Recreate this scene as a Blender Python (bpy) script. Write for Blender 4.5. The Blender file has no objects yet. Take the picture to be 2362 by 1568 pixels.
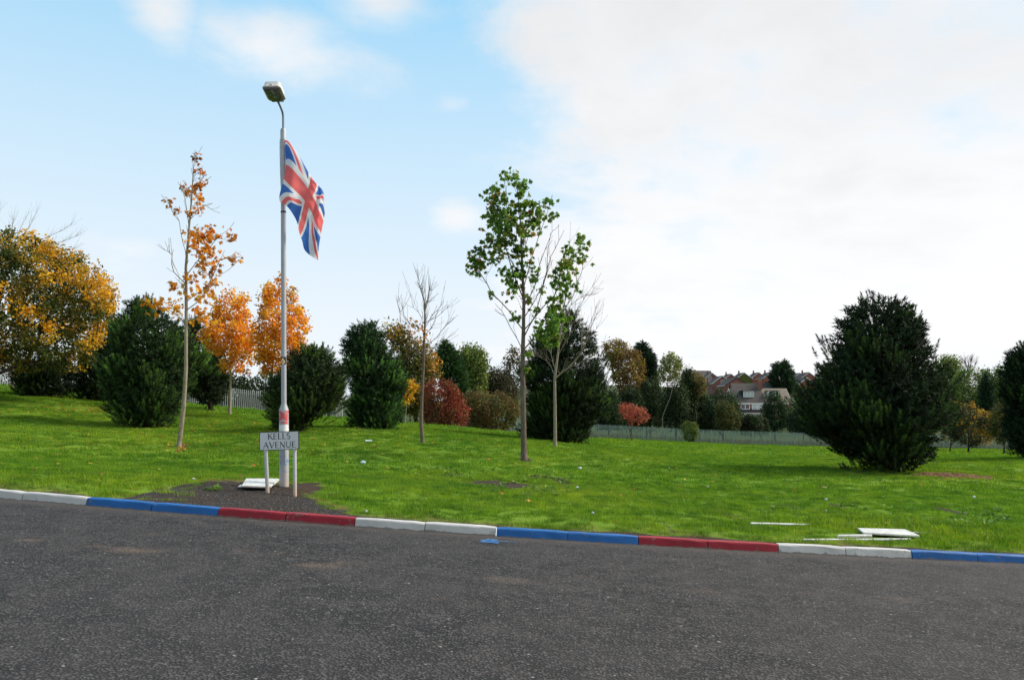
import bpy, math, random
import numpy as np
from mathutils import Vector, Matrix
R = np.random.default_rng(7)
random.seed(7)
SC = bpy.context.scene
COL = SC.collection

# ------------------------------------------------------------------ camera
F = 28.0 / 36.0 * 2361.0            # focal length in photo pixels (photo measured at 2361 px width)
CX, CY, YH = 1180.5, 784.0, 960.0   # image centre, eye-level row
TH = math.atan((YH - CY) / F)       # upward pitch
CAMZ = 1.65
cam_d = bpy.data.cameras.new('camera')
cam_d.lens = 28.0; cam_d.sensor_width = 36.0; cam_d.clip_start = 0.05; cam_d.clip_end = 12000
cam = bpy.data.objects.new('camera', cam_d); COL.objects.link(cam)
cam.location = (0, 0, CAMZ); cam.rotation_euler = (math.pi / 2 + TH, 0, 0)
SC.camera = cam
SC.render.resolution_x = 1024; SC.render.resolution_y = 679

# ------------------------------------------------------------------ light
SUN_AZ = math.radians(76)     # clockwise from the viewing direction (+Y) towards the right (+X)
SUN_EL = math.radians(40)
sun_d = bpy.data.lights.new('sun', 'SUN'); sun_d.energy = 3.0; sun_d.angle = math.radians(22)
sun_d.color = (1.0, 0.95, 0.87)
sun = bpy.data.objects.new('sun', sun_d); COL.objects.link(sun)
sv = Vector((math.sin(SUN_AZ) * math.cos(SUN_EL), math.cos(SUN_AZ) * math.cos(SUN_EL), math.sin(SUN_EL)))
sun.rotation_euler = sv.to_track_quat('Z', 'Y').to_euler(); sun.location = sv * 60

SC.view_settings.view_transform = 'Standard'
SC.view_settings.look = 'None'
SC.view_settings.exposure = 0.85
SC.view_settings.gamma = 1.0
SC.view_settings.use_curve_mapping = False


class NT:
    """small helper round a node tree"""
    def __init__(s, tree):
        s.t = tree; s.n = tree.nodes; s.l = tree.links
    def new(s, typ, **kw):
        nd = s.n.new(typ)
        for k, v in kw.items(): setattr(nd, k, v)
        return nd
    def put(s, sock, v):
        if isinstance(v, bpy.types.NodeSocket): s.l.new(v, sock)
        elif v is not None:
            if hasattr(sock, 'default_value') and hasattr(sock.default_value, '__len__') and not hasattr(v, '__len__'):
                sock.default_value = [v] * len(sock.default_value)
            else: sock.default_value = v
    def m(s, op, a, b=None, c=None, clamp=False):
        nd = s.new('ShaderNodeMath', operation=op, use_clamp=clamp)
        s.put(nd.inputs[0], a)
        if b is not None: s.put(nd.inputs[1], b)
        if c is not None: s.put(nd.inputs[2], c)
        return nd.outputs[0]
    def ss(s, x, a, b):
        nd = s.new('ShaderNodeMapRange', interpolation_type='SMOOTHSTEP')
        s.put(nd.inputs['Value'], x); nd.inputs['From Min'].default_value = a; nd.inputs['From Max'].default_value = b
        return nd.outputs[0]
    def lin(s, x, a, b, c=0.0, d=1.0):
        nd = s.new('ShaderNodeMapRange')
        s.put(nd.inputs['Value'], x); nd.inputs['From Min'].default_value = a; nd.inputs['From Max'].default_value = b
        nd.inputs['To Min'].default_value = c; nd.inputs['To Max'].default_value = d
        return nd.outputs[0]
    def mix(s, f, a, b, mode='MIX'):
        nd = s.new('ShaderNodeMix', data_type='RGBA', blend_type=mode)
        def c4(v): return v if isinstance(v, bpy.types.NodeSocket) else (tuple(v) + (1,))[:4]
        s.put(nd.inputs[0], f); s.put(nd.inputs[6], c4(a)); s.put(nd.inputs[7], c4(b))
        return nd.outputs[2]
    def noise(s, vec=None, scale=1.0, detail=3.0, rough=0.55, dist=0.0):
        nd = s.new('ShaderNodeTexNoise')
        if vec is not None: s.l.new(vec, nd.inputs['Vector'])
        nd.inputs['Scale'].default_value = scale; nd.inputs['Detail'].default_value = detail
        nd.inputs['Roughness'].default_value = rough; nd.inputs['Distortion'].default_value = dist
        return nd.outputs[0]
    def vor(s, vec=None, scale=1.0, feature='F1', out=0):
        nd = s.new('ShaderNodeTexVoronoi', feature=feature)
        if vec is not None: s.l.new(vec, nd.inputs['Vector'])
        nd.inputs['Scale'].default_value = scale
        return nd.outputs[out]
    def bump(s, h, strength=0.3, dist=0.01):
        nd = s.new('ShaderNodeBump'); s.l.new(h, nd.inputs['Height'])
        nd.inputs['Strength'].default_value = strength; nd.inputs['Distance'].default_value = dist
        return nd.outputs[0]


# ------------------------------------------------------------------ sky (world)
W = bpy.data.worlds.new('World'); SC.world = W; W.use_nodes = True
w = NT(W.node_tree); w.n.clear()
wo = w.new('ShaderNodeOutputWorld'); bg = w.new('ShaderNodeBackground')
sky = w.new('ShaderNodeTexSky', sky_type='NISHITA', sun_disc=False)
sky.sun_elevation = SUN_EL; sky.sun_rotation = SUN_AZ
sky.air_density = 1.0; sky.dust_density = 1.2; sky.ozone_density = 1.5
tc = w.new('ShaderNodeTexCoord').outputs['Generated']
sp = w.new('ShaderNodeSeparateXYZ'); w.l.new(tc, sp.inputs[0]); dx, dy, dz = sp.outputs
zz = w.m('ADD', w.m('MAXIMUM', dz, 0.0), 0.22)
cp = w.new('ShaderNodeCombineXYZ')
w.l.new(w.m('DIVIDE', dx, zz), cp.inputs[0]); w.l.new(w.m('DIVIDE', dy, zz), cp.inputs[1])
cpv = cp.outputs[0]
n_big = w.noise(cpv, 1.15, 7, 0.58, 0.25)
n_fine = w.noise(cpv, 3.4, 6, 0.6, 0.3)
n_soft = w.noise(cpv, 0.55, 3, 0.5)


def lobe(u, v, su, sv_, amp):
    """a cloud bank placed in a sky direction"""
    a = (u - CX) / F; b = (CY - v) / F
    d = Vector((a, math.cos(TH) - b * math.sin(TH), math.sin(TH) + b * math.cos(TH))).normalized()
    ex = w.m('DIVIDE', w.m('SUBTRACT', dx, d.x), su); ez = w.m('DIVIDE', w.m('SUBTRACT', dz, d.z), sv_)
    q = w.m('ADD', w.m('MULTIPLY', ex, ex), w.m('MULTIPLY', ez, ez))
    fr = w.m('GREATER_THAN', dy, 0.0)
    return w.m('MULTIPLY', w.m('MULTIPLY', w.m('EXPONENT', w.m('MULTIPLY', q, -1.0)), amp), fr)


right = w.ss(w.m('ADD', dx, w.m('MULTIPLY', w.m('SUBTRACT', n_big, 0.5), 0.55)), -0.12, 0.17)
bank = w.m('MULTIPLY', right, 0.75)
lb = None
for (u, v, su, s2, amp) in [(380, 30, .045, .05, .62), (640, 110, .115, .05, .72), (860, 10, .08, .045, .55), (700, 165, .09, .03, .35),
                            (1060, 235, .03, .02, .45), (1060, 500, .05, .03, .5), (480, 180, .06, .03, .3), (250, 590, .06, .03, .3)]:
    q = lobe(u, v, su, s2, amp)
    lb = q if lb is None else w.m('MAXIMUM', lb, q)
cl = w.m('ADD', w.m('MAXIMUM', bank, lb), w.m('ADD', w.m('MULTIPLY', w.m('SUBTRACT', n_big, 0.5), 1.25), w.m('MULTIPLY', w.m('SUBTRACT', n_fine, 0.5), 0.95)))
cmask = w.m('MULTIPLY', w.ss(cl, 0.18, 0.74), 0.95)
# hazy veil towards the skyline
veil = w.m('MULTIPLY', w.m('POWER', w.lin(dz, 0.52, 0.08), 0.85, clamp=True), 0.97)
shade = w.ss(w.m('ADD', w.m('ADD', w.m('MULTIPLY', n_soft, 0.5), w.m('MULTIPLY', n_fine, .35)), w.m('MULTIPLY', dz, 0.60)), 0.50, 0.82)
ccol = w.mix(shade, (5.6, 5.62, 5.7), (4.6, 4.55, 4.55))
base = w.mix(veil, w.mix(0.85, sky.outputs[0], (1.6, 3.9, 5.6)), (5.0, 5.28, 5.55))
lower = w.ss(dz, 0.0, -0.05)
full = w.mix(cmask, base, ccol)
w.l.new(full, bg.inputs[0]); bg.inputs[1].default_value = 0.1
w.l.new(bg.outputs[0], wo.inputs[0])


# ------------------------------------------------------------------ general helpers
def P(u, v, Y):
    a = (u - CX) / F; b = (CY - v) / F
    dy_ = math.cos(TH) - b * math.sin(TH); dz_ = math.sin(TH) + b * math.cos(TH)
    return np.array([a * Y / dy_, Y, CAMZ + dz_ * Y / dy_])


def tag(o, label=None, cat=None, group=None, kind=None):
    if label: o['label'] = label
    if cat: o['category'] = cat
    if group: o['group'] = group
    if kind: o['kind'] = kind
    return o


def empty(name, loc, rz=0.0):
    o = bpy.data.objects.new(name, None); COL.objects.link(o)
    o.location = tuple(float(c) for c in loc); o.rotation_euler = (0, 0, rz); o.empty_display_size = 0.2
    return o


def link(name, me, mat=None, parent=None):
    o = bpy.data.objects.new(name, me); COL.objects.link(o)
    if mat is not None and not me.materials: me.materials.append(mat)
    if parent is not None: o.parent = parent
    return o


def npmesh(name, V, faces, colors=None, smooth=False):
    """faces: (n,k) int array, or a list of such arrays"""
    if isinstance(faces, np.ndarray): faces = [faces]
    V = np.asarray(V, dtype=np.float32)
    me = bpy.data.meshes.new(name)
    me.vertices.add(len(V)); me.vertices.foreach_set('co', V.ravel())
    nl = sum(f.size for f in faces); nf = sum(len(f) for f in faces)
    me.loops.add(nl); me.loops.foreach_set('vertex_index', np.concatenate([f.ravel() for f in faces]).astype(np.int32))
    me.polygons.add(nf)
    tot = np.concatenate([np.full(len(f), f.shape[1]) for f in faces]).astype(np.int32)
    st = np.concatenate([[0], np.cumsum(tot)[:-1]]).astype(np.int32)
    me.polygons.foreach_set('loop_start', st); me.polygons.foreach_set('loop_total', tot)
    if smooth: me.polygons.foreach_set('use_smooth', np.ones(nf, dtype=bool))
    if colors is not None:
        a = me.color_attributes.new('Col', 'FLOAT_COLOR', 'POINT')
        c = np.ones((len(V), 4), dtype=np.float32); c[:, :3] = colors
        a.data.foreach_set('color', c.ravel())
    me.update(calc_edges=True); me.validate()
    return me


class MB:
    """collects simple shapes into one mesh"""
    def __init__(s): s.V = []; s.Fc = []
    def add(s, V, Fc):
        o = len(s.V); s.V += [tuple(map(float, v)) for v in V]; s.Fc += [tuple(i + o for i in f) for f in Fc]; return s
    def box(s, c, d, rot=None):
        V = [Vector((sx * d[0] / 2, sy * d[1] / 2, sz * d[2] / 2)) for sx in (-1, 1) for sy in (-1, 1) for sz in (-1, 1)]
        if rot is not None: V = [rot @ v for v in V]
        V = [v + Vector(c) for v in V]
        return s.add(V, [(0, 1, 3, 2), (4, 6, 7, 5), (0, 4, 5, 1), (2, 3, 7, 6), (0, 2, 6, 4), (1, 5, 7, 3)])
    def prism(s, poly, y0, y1):
        n = len(poly)
        V = [(x, y0, z) for x, z in poly] + [(x, y1, z) for x, z in poly]
        Fc = [tuple(range(n - 1, -1, -1)), tuple(range(n, 2 * n))] + [(i, (i + 1) % n, n + (i + 1) % n, n + i) for i in range(n)]
        return s.add(V, [tuple(reversed(f)) for f in Fc])
    def lathe(s, prof, c=(0, 0, 0), n=20, cap=True):
        V = []; Fc = []
        for r, z in prof:
            V += [(c[0] + r * math.cos(2 * math.pi * k / n), c[1] + r * math.sin(2 * math.pi * k / n), c[2] + z) for k in range(n)]
        for i in range(len(prof) - 1):
            Fc += [(i * n + k, i * n + (k + 1) % n, (i + 1) * n + (k + 1) % n, (i + 1) * n + k) for k in range(n)]
        if cap: Fc += [tuple(range(n - 1, -1, -1)), tuple((len(prof) - 1) * n + k for k in range(n))]
        return s.add(V, Fc)
    def tube(s, pts, rad, n=8, cap=True):
        pts = [Vector(p) for p in pts]; V = []; Fc = []
        if not hasattr(rad, '__len__'): rad = [rad] * len(pts)
        x = None
        for i, p in enumerate(pts):
            t = (pts[min(i + 1, len(pts) - 1)] - pts[max(i - 1, 0)]).normalized()
            if x is None: x = t.orthogonal().normalized()
            x = (x - t * x.dot(t)).normalized(); y = t.cross(x)
            V += [p + rad[i] * (math.cos(2 * math.pi * k / n) * x + math.sin(2 * math.pi * k / n) * y) for k in range(n)]
        for i in range(len(pts) - 1):
            Fc += [(i * n + k, i * n + (k + 1) % n, (i + 1) * n + (k + 1) % n, (i + 1) * n + k) for k in range(n)]
        if cap: Fc += [tuple(range(n - 1, -1, -1)), tuple((len(pts) - 1) * n + k for k in range(n))]
        return s.add(V, Fc)
    def build(s, name, mat, parent=None, smooth=False, bevel=0.0):
        me = bpy.data.meshes.new(name); me.from_pydata(s.V, [], s.Fc); me.update()
        if bevel:
            import bmesh
            bm = bmesh.new(); bm.from_mesh(me)
            bmesh.ops.bevel(bm, geom=bm.edges[:], offset=bevel, segments=2, affect='EDGES', profile=0.6)
            bm.to_mesh(me); bm.free()
        if smooth:
            me.polygons.foreach_set('use_smooth', np.ones(len(me.polygons), dtype=bool)); me.set_sharp_from_angle(angle=math.radians(45))
        return link(name, me, mat, parent)


def sines(x, y, wl, seed, n=9):
    """smooth pseudo-noise in about -1..1"""
    r = np.random.default_rng(seed); o = 0
    for k in range(n):
        a = r.uniform(0, 2 * math.pi); kk = 2 * math.pi / wl * r.uniform(0.6, 1.8)
        o = o + np.sin(kk * (x * math.cos(a) + y * math.sin(a)) + r.uniform(0, 6.3))
    return o / n * 1.6


# ------------------------------------------------------------------ materials
MATS = {}


def mat(name, f):
    if name in MATS: return MATS[name]
    m = bpy.data.materials.new(name); m.use_nodes = True
    t = NT(m.node_tree); b = t.n['Principled BSDF']
    f(t, b); MATS[name] = m
    return m


def plain(name, col, rough=0.7, spec=0.3, metal=0.0, var=0.12, nscale=8.0, bump=0.0, bscale=60.0):
    def f(t, b):
        pos = t.new('ShaderNodeTexCoord').outputs['Object']
        n = t.noise(pos, nscale, 4, 0.6)
        c = t.mix(t.lin(n, 0.25, 0.75), [x * (1 - var) for x in col], [min(1, x * (1 + var)) for x in col])
        t.l.new(c, b.inputs['Base Color']); b.inputs['Roughness'].default_value = rough
        b.inputs['Specular IOR Level'].default_value = spec; b.inputs['Metallic'].default_value = metal
        if bump: t.l.new(t.bump(t.noise(pos, bscale, 4), bump, 0.004), b.inputs['Normal'])
    return mat(name, f)


def leafmat(name, trans=0.3, rough=0.55):
    def f(t, b):
        a = t.new('ShaderNodeAttribute', attribute_name='Col').outputs['Color']
        t.l.new(a, b.inputs['Base Color']); b.inputs['Roughness'].default_value = rough
        b.inputs['Specular IOR Level'].default_value = 0.25
        tr = t.new('ShaderNodeBsdfTranslucent'); t.l.new(t.mix(1.0, a, (1.0, 1.0, 0.8), 'MULTIPLY'), tr.inputs['Color'])
        mx = t.new('ShaderNodeMixShader'); mx.inputs[0].default_value = trans
        t.l.new(b.outputs[0], mx.inputs[1]); t.l.new(tr.outputs[0], mx.inputs[2])
        t.l.new(mx.outputs[0], t.n['Material Output'].inputs[0])
    return mat(name, f)


def barkmat(name, c0, c1, scale=7.0):
    def f(t, b):
        co = t.new('ShaderNodeTexCoord').outputs['Object']
        mp = t.new('ShaderNodeMapping'); t.l.new(co, mp.inputs[0]); mp.inputs['Scale'].default_value = (1, 1, 0.3)
        n = t.noise(mp.outputs[0], scale * 2.2, 5, 0.65); n2 = t.noise(co, scale * .6, 3)
        c = t.mix(t.lin(n, .3, .7), c0, c1); c = t.mix(t.lin(n2, .55, .75, 0, .5), c, [x * .55 for x in c0])
        t.l.new(c, b.inputs['Base Color']); b.inputs['Roughness'].default_value = 0.9
        b.inputs['Specular IOR Level'].default_value = 0.15
        t.l.new(t.bump(n, 0.7, 0.02), b.inputs['Normal'])
    return mat(name, f)


LEAF = leafmat('leaf', 0.5)
LEAF_DULL = leafmat('leaf_dull', 0.3, 0.7)
NEEDLE = leafmat('needle', 0.12, 0.8)
BARK = barkmat('bark_brown', (0.085, 0.06, 0.045), (0.19, 0.145, 0.11))
BARK_GREY = barkmat('bark_grey', (0.16, 0.13, 0.09), (0.36, 0.30, 0.21))
BARK_DARK = barkmat('bark_dark', (0.02, 0.016, 0.013), (0.06, 0.045, 0.035))
BARK_PALE = barkmat('bark_pale', (0.17, 0.14, 0.10), (0.33, 0.27, 0.2))

# ------------------------------------------------------------------ terrain function
SL = -0.0627


def ky(x):
    """line of the kerb's front face"""
    x = np.asarray(x, dtype=float); c = np.clip(x, -15, 15)
    return 10.44 + 0.0092 * c * c + 0.276 * np.sign(x) * (x - c)


def kz(x):
    """kerb top level"""
    x = np.asarray(x, dtype=float)
    xc = np.clip(x, -60, 60)
    return 0.212 + SL * xc + 0.0004 * np.clip(xc, -8, 8) ** 2


def road_z(x, y):
    x = np.asarray(x, dtype=float); y = np.asarray(y, dtype=float)
    s = np.clip(y / ky(x), -4, 1)
    camber = 0.0
    return (kz(x) - 0.107) - 0.0101 * (ky(x) - y) + camber


KD = 0.13     # kerb width
ctl = []
for x in np.linspace(-13, 13, 9): ctl.append((x, float(ky(x)) + KD, float(kz(x)) + 0.02))
for x in (-60, -35, -20, 20, 35, 60): ctl.append((x, float(ky(x)) + KD, float(kz(x))))


def cpx(u, v, Y):
    p = P(u, v, Y); ctl.append((p[0], p[1], p[2]))


for a in [(617, 1137, 12.35), (680, 1143, 12.35), (655, 1118, 13.0), (412, 1030, 25), (330, 985, 35), (20, 915, 42), (100, 917, 44), (230, 926, 46),
          (530, 956, 45), (560, 948, 66), (10, 896, 60), (690, 992, 32), (870, 988, 36), (975, 1021, 30), (1010, 984, 50), (1208, 1060, 27),
          (1280, 1029, 34), (1300, 1022, 38), (1190, 1000, 60), (1400, 1012, 100), (1640, 1024, 100), (1925, 1031, 100), (2290, 1036, 100),
          (1458, 1018, 86), (2050, 1086, 27), (2361, 1057, 36), (2235, 1046, 80), (1750, 1065, 40), (100, 1080, 16), (1750, 1140, 18.5), (2200, 1150, 18.5),
          (900, 1105, 18.5)]:
    cpx(*a)
for a in [(-60, 30, 4.3), (-38, 60, 3.9), (60, 40, -2.2), (85, 80, -3.4), (75, 100, -3.2), (-60, 75, 5), (-100, 110, 6), (-40, 110, 2.6), (0, 120, -2.2), (50, 125, -3.6), (100, 125, -4),
          (-100, 190, 7), (-40, 190, 4), (0, 190, 0.5), (60, 192, 1.4), (120, 190, 0.5), (75, 240, 5.2), (0, 240, 3), (150, 240, 4),
          (100, 330, 11), (120, 400, 16), (0, 400, 9), (-150, 400, 10), (250, 400, 13), (100, 600, 15), (-300, 600, 12), (350, 600, 12), (-200, 100, 9), (200, 100, -6),
          (-200, 20, 6), (200, 40, -8), (-300, 300, 10), (350, 250, 2)]:
    ctl.append(a)
CT = np.array(ctl, dtype=float)


def tps(r2):
    return 0.5 * r2 * np.log(np.maximum(r2, 1e-9))


_A = CT[:, :2] / 20.0
_K = tps(((_A[:, None] - _A[None]) ** 2).sum(-1)) + 2e-3 * np.eye(len(CT))
_Pm = np.c_[np.ones(len(CT)), _A]
_M = np.block([[_K, _Pm], [_Pm.T, np.zeros((3, 3))]])
_S = np.linalg.solve(_M, np.r_[CT[:, 2], 0, 0, 0])


def ground(x, y, relief=True):
    x = np.atleast_1d(np.asarray(x, dtype=float)); y = np.atleast_1d(np.asarray(y, dtype=float))
    xc = np.clip(x, -320, 360); yc = np.clip(y, -5, 600)
    out = np.empty_like(xc); q = np.c_[xc.ravel(), yc.ravel()] / 20.0
    res = np.empty(len(q))
    for i in range(0, len(q), 20000):
        k = tps(((q[i:i + 20000, None] - _A[None]) ** 2).sum(-1))
        res[i:i + 20000] = k @ _S[:len(CT)] + _S[-3] + q[i:i + 20000] @ _S[-2:]
    z = res.reshape(xc.shape)
    t = y - ky(x) - KD
    wgt = np.clip(t / 1.0, 0, 1); wgt = wgt * wgt * (3 - 2 * wgt)
    z = (1 - wgt) * (kz(x) - 0.012) + wgt * z
    if relief:
        fall = np.clip(t / 0.5, 0, 1)
        z = z + fall * (0.018 * sines(x, y, 0.9, 3) + 0.03 * sines(x, y, 3.2, 4)) * np.clip(1.4 - y / 120.0, 0.2, 1)
    return z


def gz(x, y): return float(ground(x, y)[0])


def G(u, v, surf=None):
    """where the ray through a photo pixel meets the ground"""
    s = surf or gz
    lo, hi = 3.0, 300.0
    ys = np.geomspace(4, 250, 260)
    pts = np.array([P(u, v, Y) for Y in ys])
    g = ground(pts[:, 0], pts[:, 1]) if surf is None else np.array([surf(a, b) for a, b in pts[:, :2]])
    below = np.where(pts[:, 2] < g)[0]
    if len(below) == 0: return P(u, v, 100)
    i = max(below[0], 1); lo, hi = ys[i - 1], ys[i]
    for _ in range(24):
        m_ = (lo + hi) / 2; p = P(u, v, m_)
        if p[2] < s(p[0], p[1]): hi = m_
        else: lo = m_
    p = P(u, v, hi); p[2] = s(p[0], p[1])
    return p


def Groad(u, v): return G(u, v, lambda x, y: float(road_z(x, y)))


# bare places in the lawn: (u, v, half width px, half height px, strength)
BARE = []
for (u, v, ru, rv, s) in [(1150, 1117, 80, 5, .85), (1090, 1112, 35, 5, .6), (1295, 1110, 26, 6, .7), (1045, 1095, 30, 5, .5), (1000, 1080, 40, 6, .35), (1245, 1100, 30, 5, .6),
                          (1935, 1168, 18, 4, .9), (1815, 1166, 14, 5, .6), (1660, 1140, 12, 4, .4), (2190, 1178, 24, 6, .8), (2300, 1205, 40, 12, .5), (1540, 1215, 20, 7, .6),
                          (820, 1098, 20, 3, .6), (1360, 1085, 15, 3, .5), (1710, 1130, 12, 3, .5), (680, 1124, 60, 13, .8), (2090, 1060, 45, 6, .3),
                          (412, 1031, 20, 4, .8), (1210, 1061, 18, 4, .8), (330, 984, 60, 5, .5), (2000, 1083, 80, 7, .5), (870, 988, 40, 5, .5)]:
    p = G(u, v); q = G(u, v - rv); q2 = G(u, v + rv)
    BARE.append((p[0], p[1], ru / F * p[1], max(abs(q[1] - q2[1]) / 2 * 1.5, 0.22), s))
_r = np.random.default_rng(77)
for _ in range(150):      # small worn spots
    y_ = _r.uniform(11.2, 24); x_ = _r.uniform(-.62, .64) * y_
    BARE.append((x_, y_, _r.uniform(.05, .20), _r.uniform(.05, .13), _r.uniform(.35, .9)))
# outline of the gravelly bare patch round the sign
PATCH_PX = [(285, 1147), (330, 1136), (400, 1122), (450, 1110), (520, 1107), (560, 1108), (640, 1113), (665, 1121), (690, 1134), (712, 1144), (740, 1157), (775, 1168), (812, 1181)]
PATCH = [G(u, v)[:2] for u, v in PATCH_PX]


def inpatch(x, y):
    """soft 0..1 mask for the bare gravelly patch (between outline and kerb)"""
    x = np.asarray(x, dtype=float); y = np.asarray(y, dtype=float)
    px = np.array([p[0] for p in PATCH]); py = np.array([p[1] for p in PATCH])
    top = np.interp(x, px, py, left=-99, right=-99) + 0.17 * sines(x, y, .6, 12) + 0.10 * sines(x, y, .22, 13) - .04
    m_ = np.clip((top - y) / 0.22, 0, 1)
    left_ = np.clip((-3.9 - x) / 1.2, 0, 1)          # the left end is half grown over
    m_ = m_ * (1 - left_ * np.clip(.22 + .9 * sines(x, y, .55, 15) + .4 * sines(x, y, .2, 16), 0, 1))
    return m_ * ((x > px[0]) & (x < px[-1]))


def bare(x, y):
    x = np.asarray(x, dtype=float); y = np.asarray(y, dtype=float); o = np.zeros_like(x)
    wob = 0.5 * sines(x, y, 0.35, 21) + 0.4 * sines(x, y, .9, 22)
    for (cx, cy, rx, ry, s) in BARE:
        d = ((x - cx) / rx) ** 2 + ((y - cy) / ry) ** 2
        o = np.maximum(o, s * np.clip(1.5 - d - wob * .8, 0, 1) * (d < 3))
    t = y - ky(x) - KD
    edge = np.clip(1.35 - t / (0.24 + 0.13 * sines(x, y, 1.1, 23) + 0.06 * sines(x, y, .3, 25)), 0, 1) * np.clip(0.75 + .5 * sines(x, y, 2.1, 26), 0, 1)
    edge = np.where(x > -7.5, edge, edge * .5)
    return np.clip(np.maximum(np.maximum(o, edge), inpatch(x, y)), 0, 1)


def dry(x, y):
    """where the turf is thin and yellowed: along the kerb and round the patch"""
    t = y - ky(x) - KD
    d = np.clip(1.1 - t / 0.6, 0, 1) * (0.6 + 0.5 * sines(x, y, 1.4, 31))
    px = np.array([p[0] for p in PATCH]); py = np.array([p[1] for p in PATCH])
    top = np.interp(x, px, py, left=-99, right=-99)
    d2 = np.clip(1 - np.abs(y - top) / 0.35, 0, 1)
    return np.clip(np.maximum(d, d2), 0, 1)


# ------------------------------------------------------------------ road
def road_mat(t, b):
    co = t.new('ShaderNodeTexCoord').outputs['Object']
    geo = t.new('ShaderNodeAttribute', attribute_name='gut').outputs['Fac']
    st = t.new('ShaderNodeAttribute', attribute_name='stain').outputs['Fac']
    v1 = t.vor(co, 44.0); v2 = t.vor(co, 100.0); vc = t.vor(co, 44.0, out=1)
    n1 = t.noise(co, 25.0, 3, 0.6); n0 = t.noise(co, 0.5, 4, 0.6); n3 = t.noise(co, 3.2, 5, .65); n4 = t.noise(co, 11.0, 3, .6)
    sepc = t.new('ShaderNodeSeparateColor'); t.l.new(vc, sepc.inputs[0])
    stone = t.mix(sepc.outputs[0], (0.040, 0.0342, 0.032), (0.112, 0.097, 0.090))
    stone = t.mix(t.ss(sepc.outputs[1], 0.993, 0.998), stone, (0.34, 0.32, 0.29))
    # dark open pits between the stones, thicker in some places than in others
    open_ = t.m('ADD', t.m('MULTIPLY', n3, .55), t.m('MULTIPLY', n4, .35))
    pit = t.ss(t.m('ADD', t.m('MULTIPLY', v1, .55), t.m('ADD', t.m('MULTIPLY', n1, .8), t.m('MULTIPLY', open_, .60))), 0.83, 0.99)
    c = t.mix(t.m('MULTIPLY', pit, .93), stone, (0.006, 0.006, 0.006))
    c = t.mix(t.lin(n0, .38, .68, 0, .35), c, (0.066, 0.057, 0.053))
    c = t.mix(t.lin(n3, .55, .38, 0, .40), c, (0.052, 0.045, 0.0425))
    gm = t.m('MULTIPLY', geo, t.lin(t.noise(co, 7.0, 4), .2, .6, .35, 1.0), clamp=True)
    c = t.mix(t.m('MULTIPLY', gm, .85), c, (0.072, 0.059, 0.051))
    sm = t.m('MULTIPLY', st, t.lin(t.noise(co, 16.0, 4, .7), .35, .6, 0.1, 1.0), clamp=True)
    c = t.mix(t.m('MULTIPLY', sm, .6), c, (0.17, 0.115, 0.078))
    t.l.new(c, b.inputs['Base Color'])
    b.inputs['Roughness'].default_value = 0.88; b.inputs['Specular IOR Level'].default_value = 0.25
    h = t.m('ADD', t.m('MULTIPLY', v1, -1.0), t.m('ADD', t.m('MULTIPLY', v2, -0.4), t.m('MULTIPLY', pit, -.8)))
    h = t.m('MULTIPLY', h, t.m('SUBTRACT', 1.0, t.m('MULTIPLY', gm, .7)))
    t.l.new(t.bump(h, 0.75, 0.012), b.inputs['Normal'])


def grid_mesh(name, X, Y, Z, attrs=None, mt=None, smooth=True):
    ny, nx = X.shape
    V = np.stack([X, Y, Z], -1).reshape(-1, 3)
    i = np.arange(ny - 1)[:, None] * nx + np.arange(nx - 1)[None]
    Fq = np.stack([i, i + 1, i + nx + 1, i + nx], -1).reshape(-1, 4)
    me = npmesh(name, V, Fq, smooth=smooth)
    for k, a in (attrs or {}).items():
        at = me.attributes.new(k, 'FLOAT', 'POINT'); at.data.foreach_set('value', np.asarray(a, dtype=np.float32).ravel())
    return link(name, me, mt)


xs = np.concatenate([np.linspace(-160, -16, 40)[:-1], np.arange(-16, 16.001, 0.12), np.linspace(16, 160, 40)[1:]])
s_ = np.concatenate([np.linspace(0, 1.0, 14), np.linspace(1.1, 7, 50), np.linspace(7.3, 28, 20)])
RX = np.tile(xs, (len(s_), 1)); RY = ky(RX) - s_[::-1][:, None] + 0.01
RZ = road_z(RX, RY)
gut = np.clip(1.25 - (ky(RX) - RY) / (0.33 + .07 * sines(RX, RY, 1.3, 41)), 0, 1)
stain = np.zeros_like(RX)
for (u, v, ru, rv, a) in [(310, 1268, 55, 7, 1), (735, 1304, 50, 6, 1), (1175, 1337, 50, 6, .8), (60, 1245, 25, 4, .9), (230, 1259, 30, 4, .5), (560, 1271, 16, 3, .8), (345, 1231, 20, 2.5, .5),
                          (1620, 1362, 45, 6, .55), (2070, 1381, 45, 6, .5), (640, 1276, 25, 4, .4), (790, 1298, 25, 4, .6), (1340, 1330, 30, 4, .3), (1870, 1370, 40, 6, .3), (1000, 1380, 18, 4, .5)]:
    p = Groad(u, v); q = Groad(u, v + rv); rx = ru / F * p[1] * 1.1; ry = abs(p[1] - q[1]) * 1.1
    d = ((RX - p[0]) / rx) ** 2 + ((RY - p[1]) / ry) ** 2
    stain = np.maximum(stain, a * np.clip(1.3 - d - .4 * sines(RX, RY, .4, 42), 0, 1))
road = grid_mesh('road', RX, RY, RZ, {'gut': gut, 'stain': stain}, mat('asphalt', road_mat))
tag(road, 'worn dark grey asphalt road with tan dusty patches', kind='structure')

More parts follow.
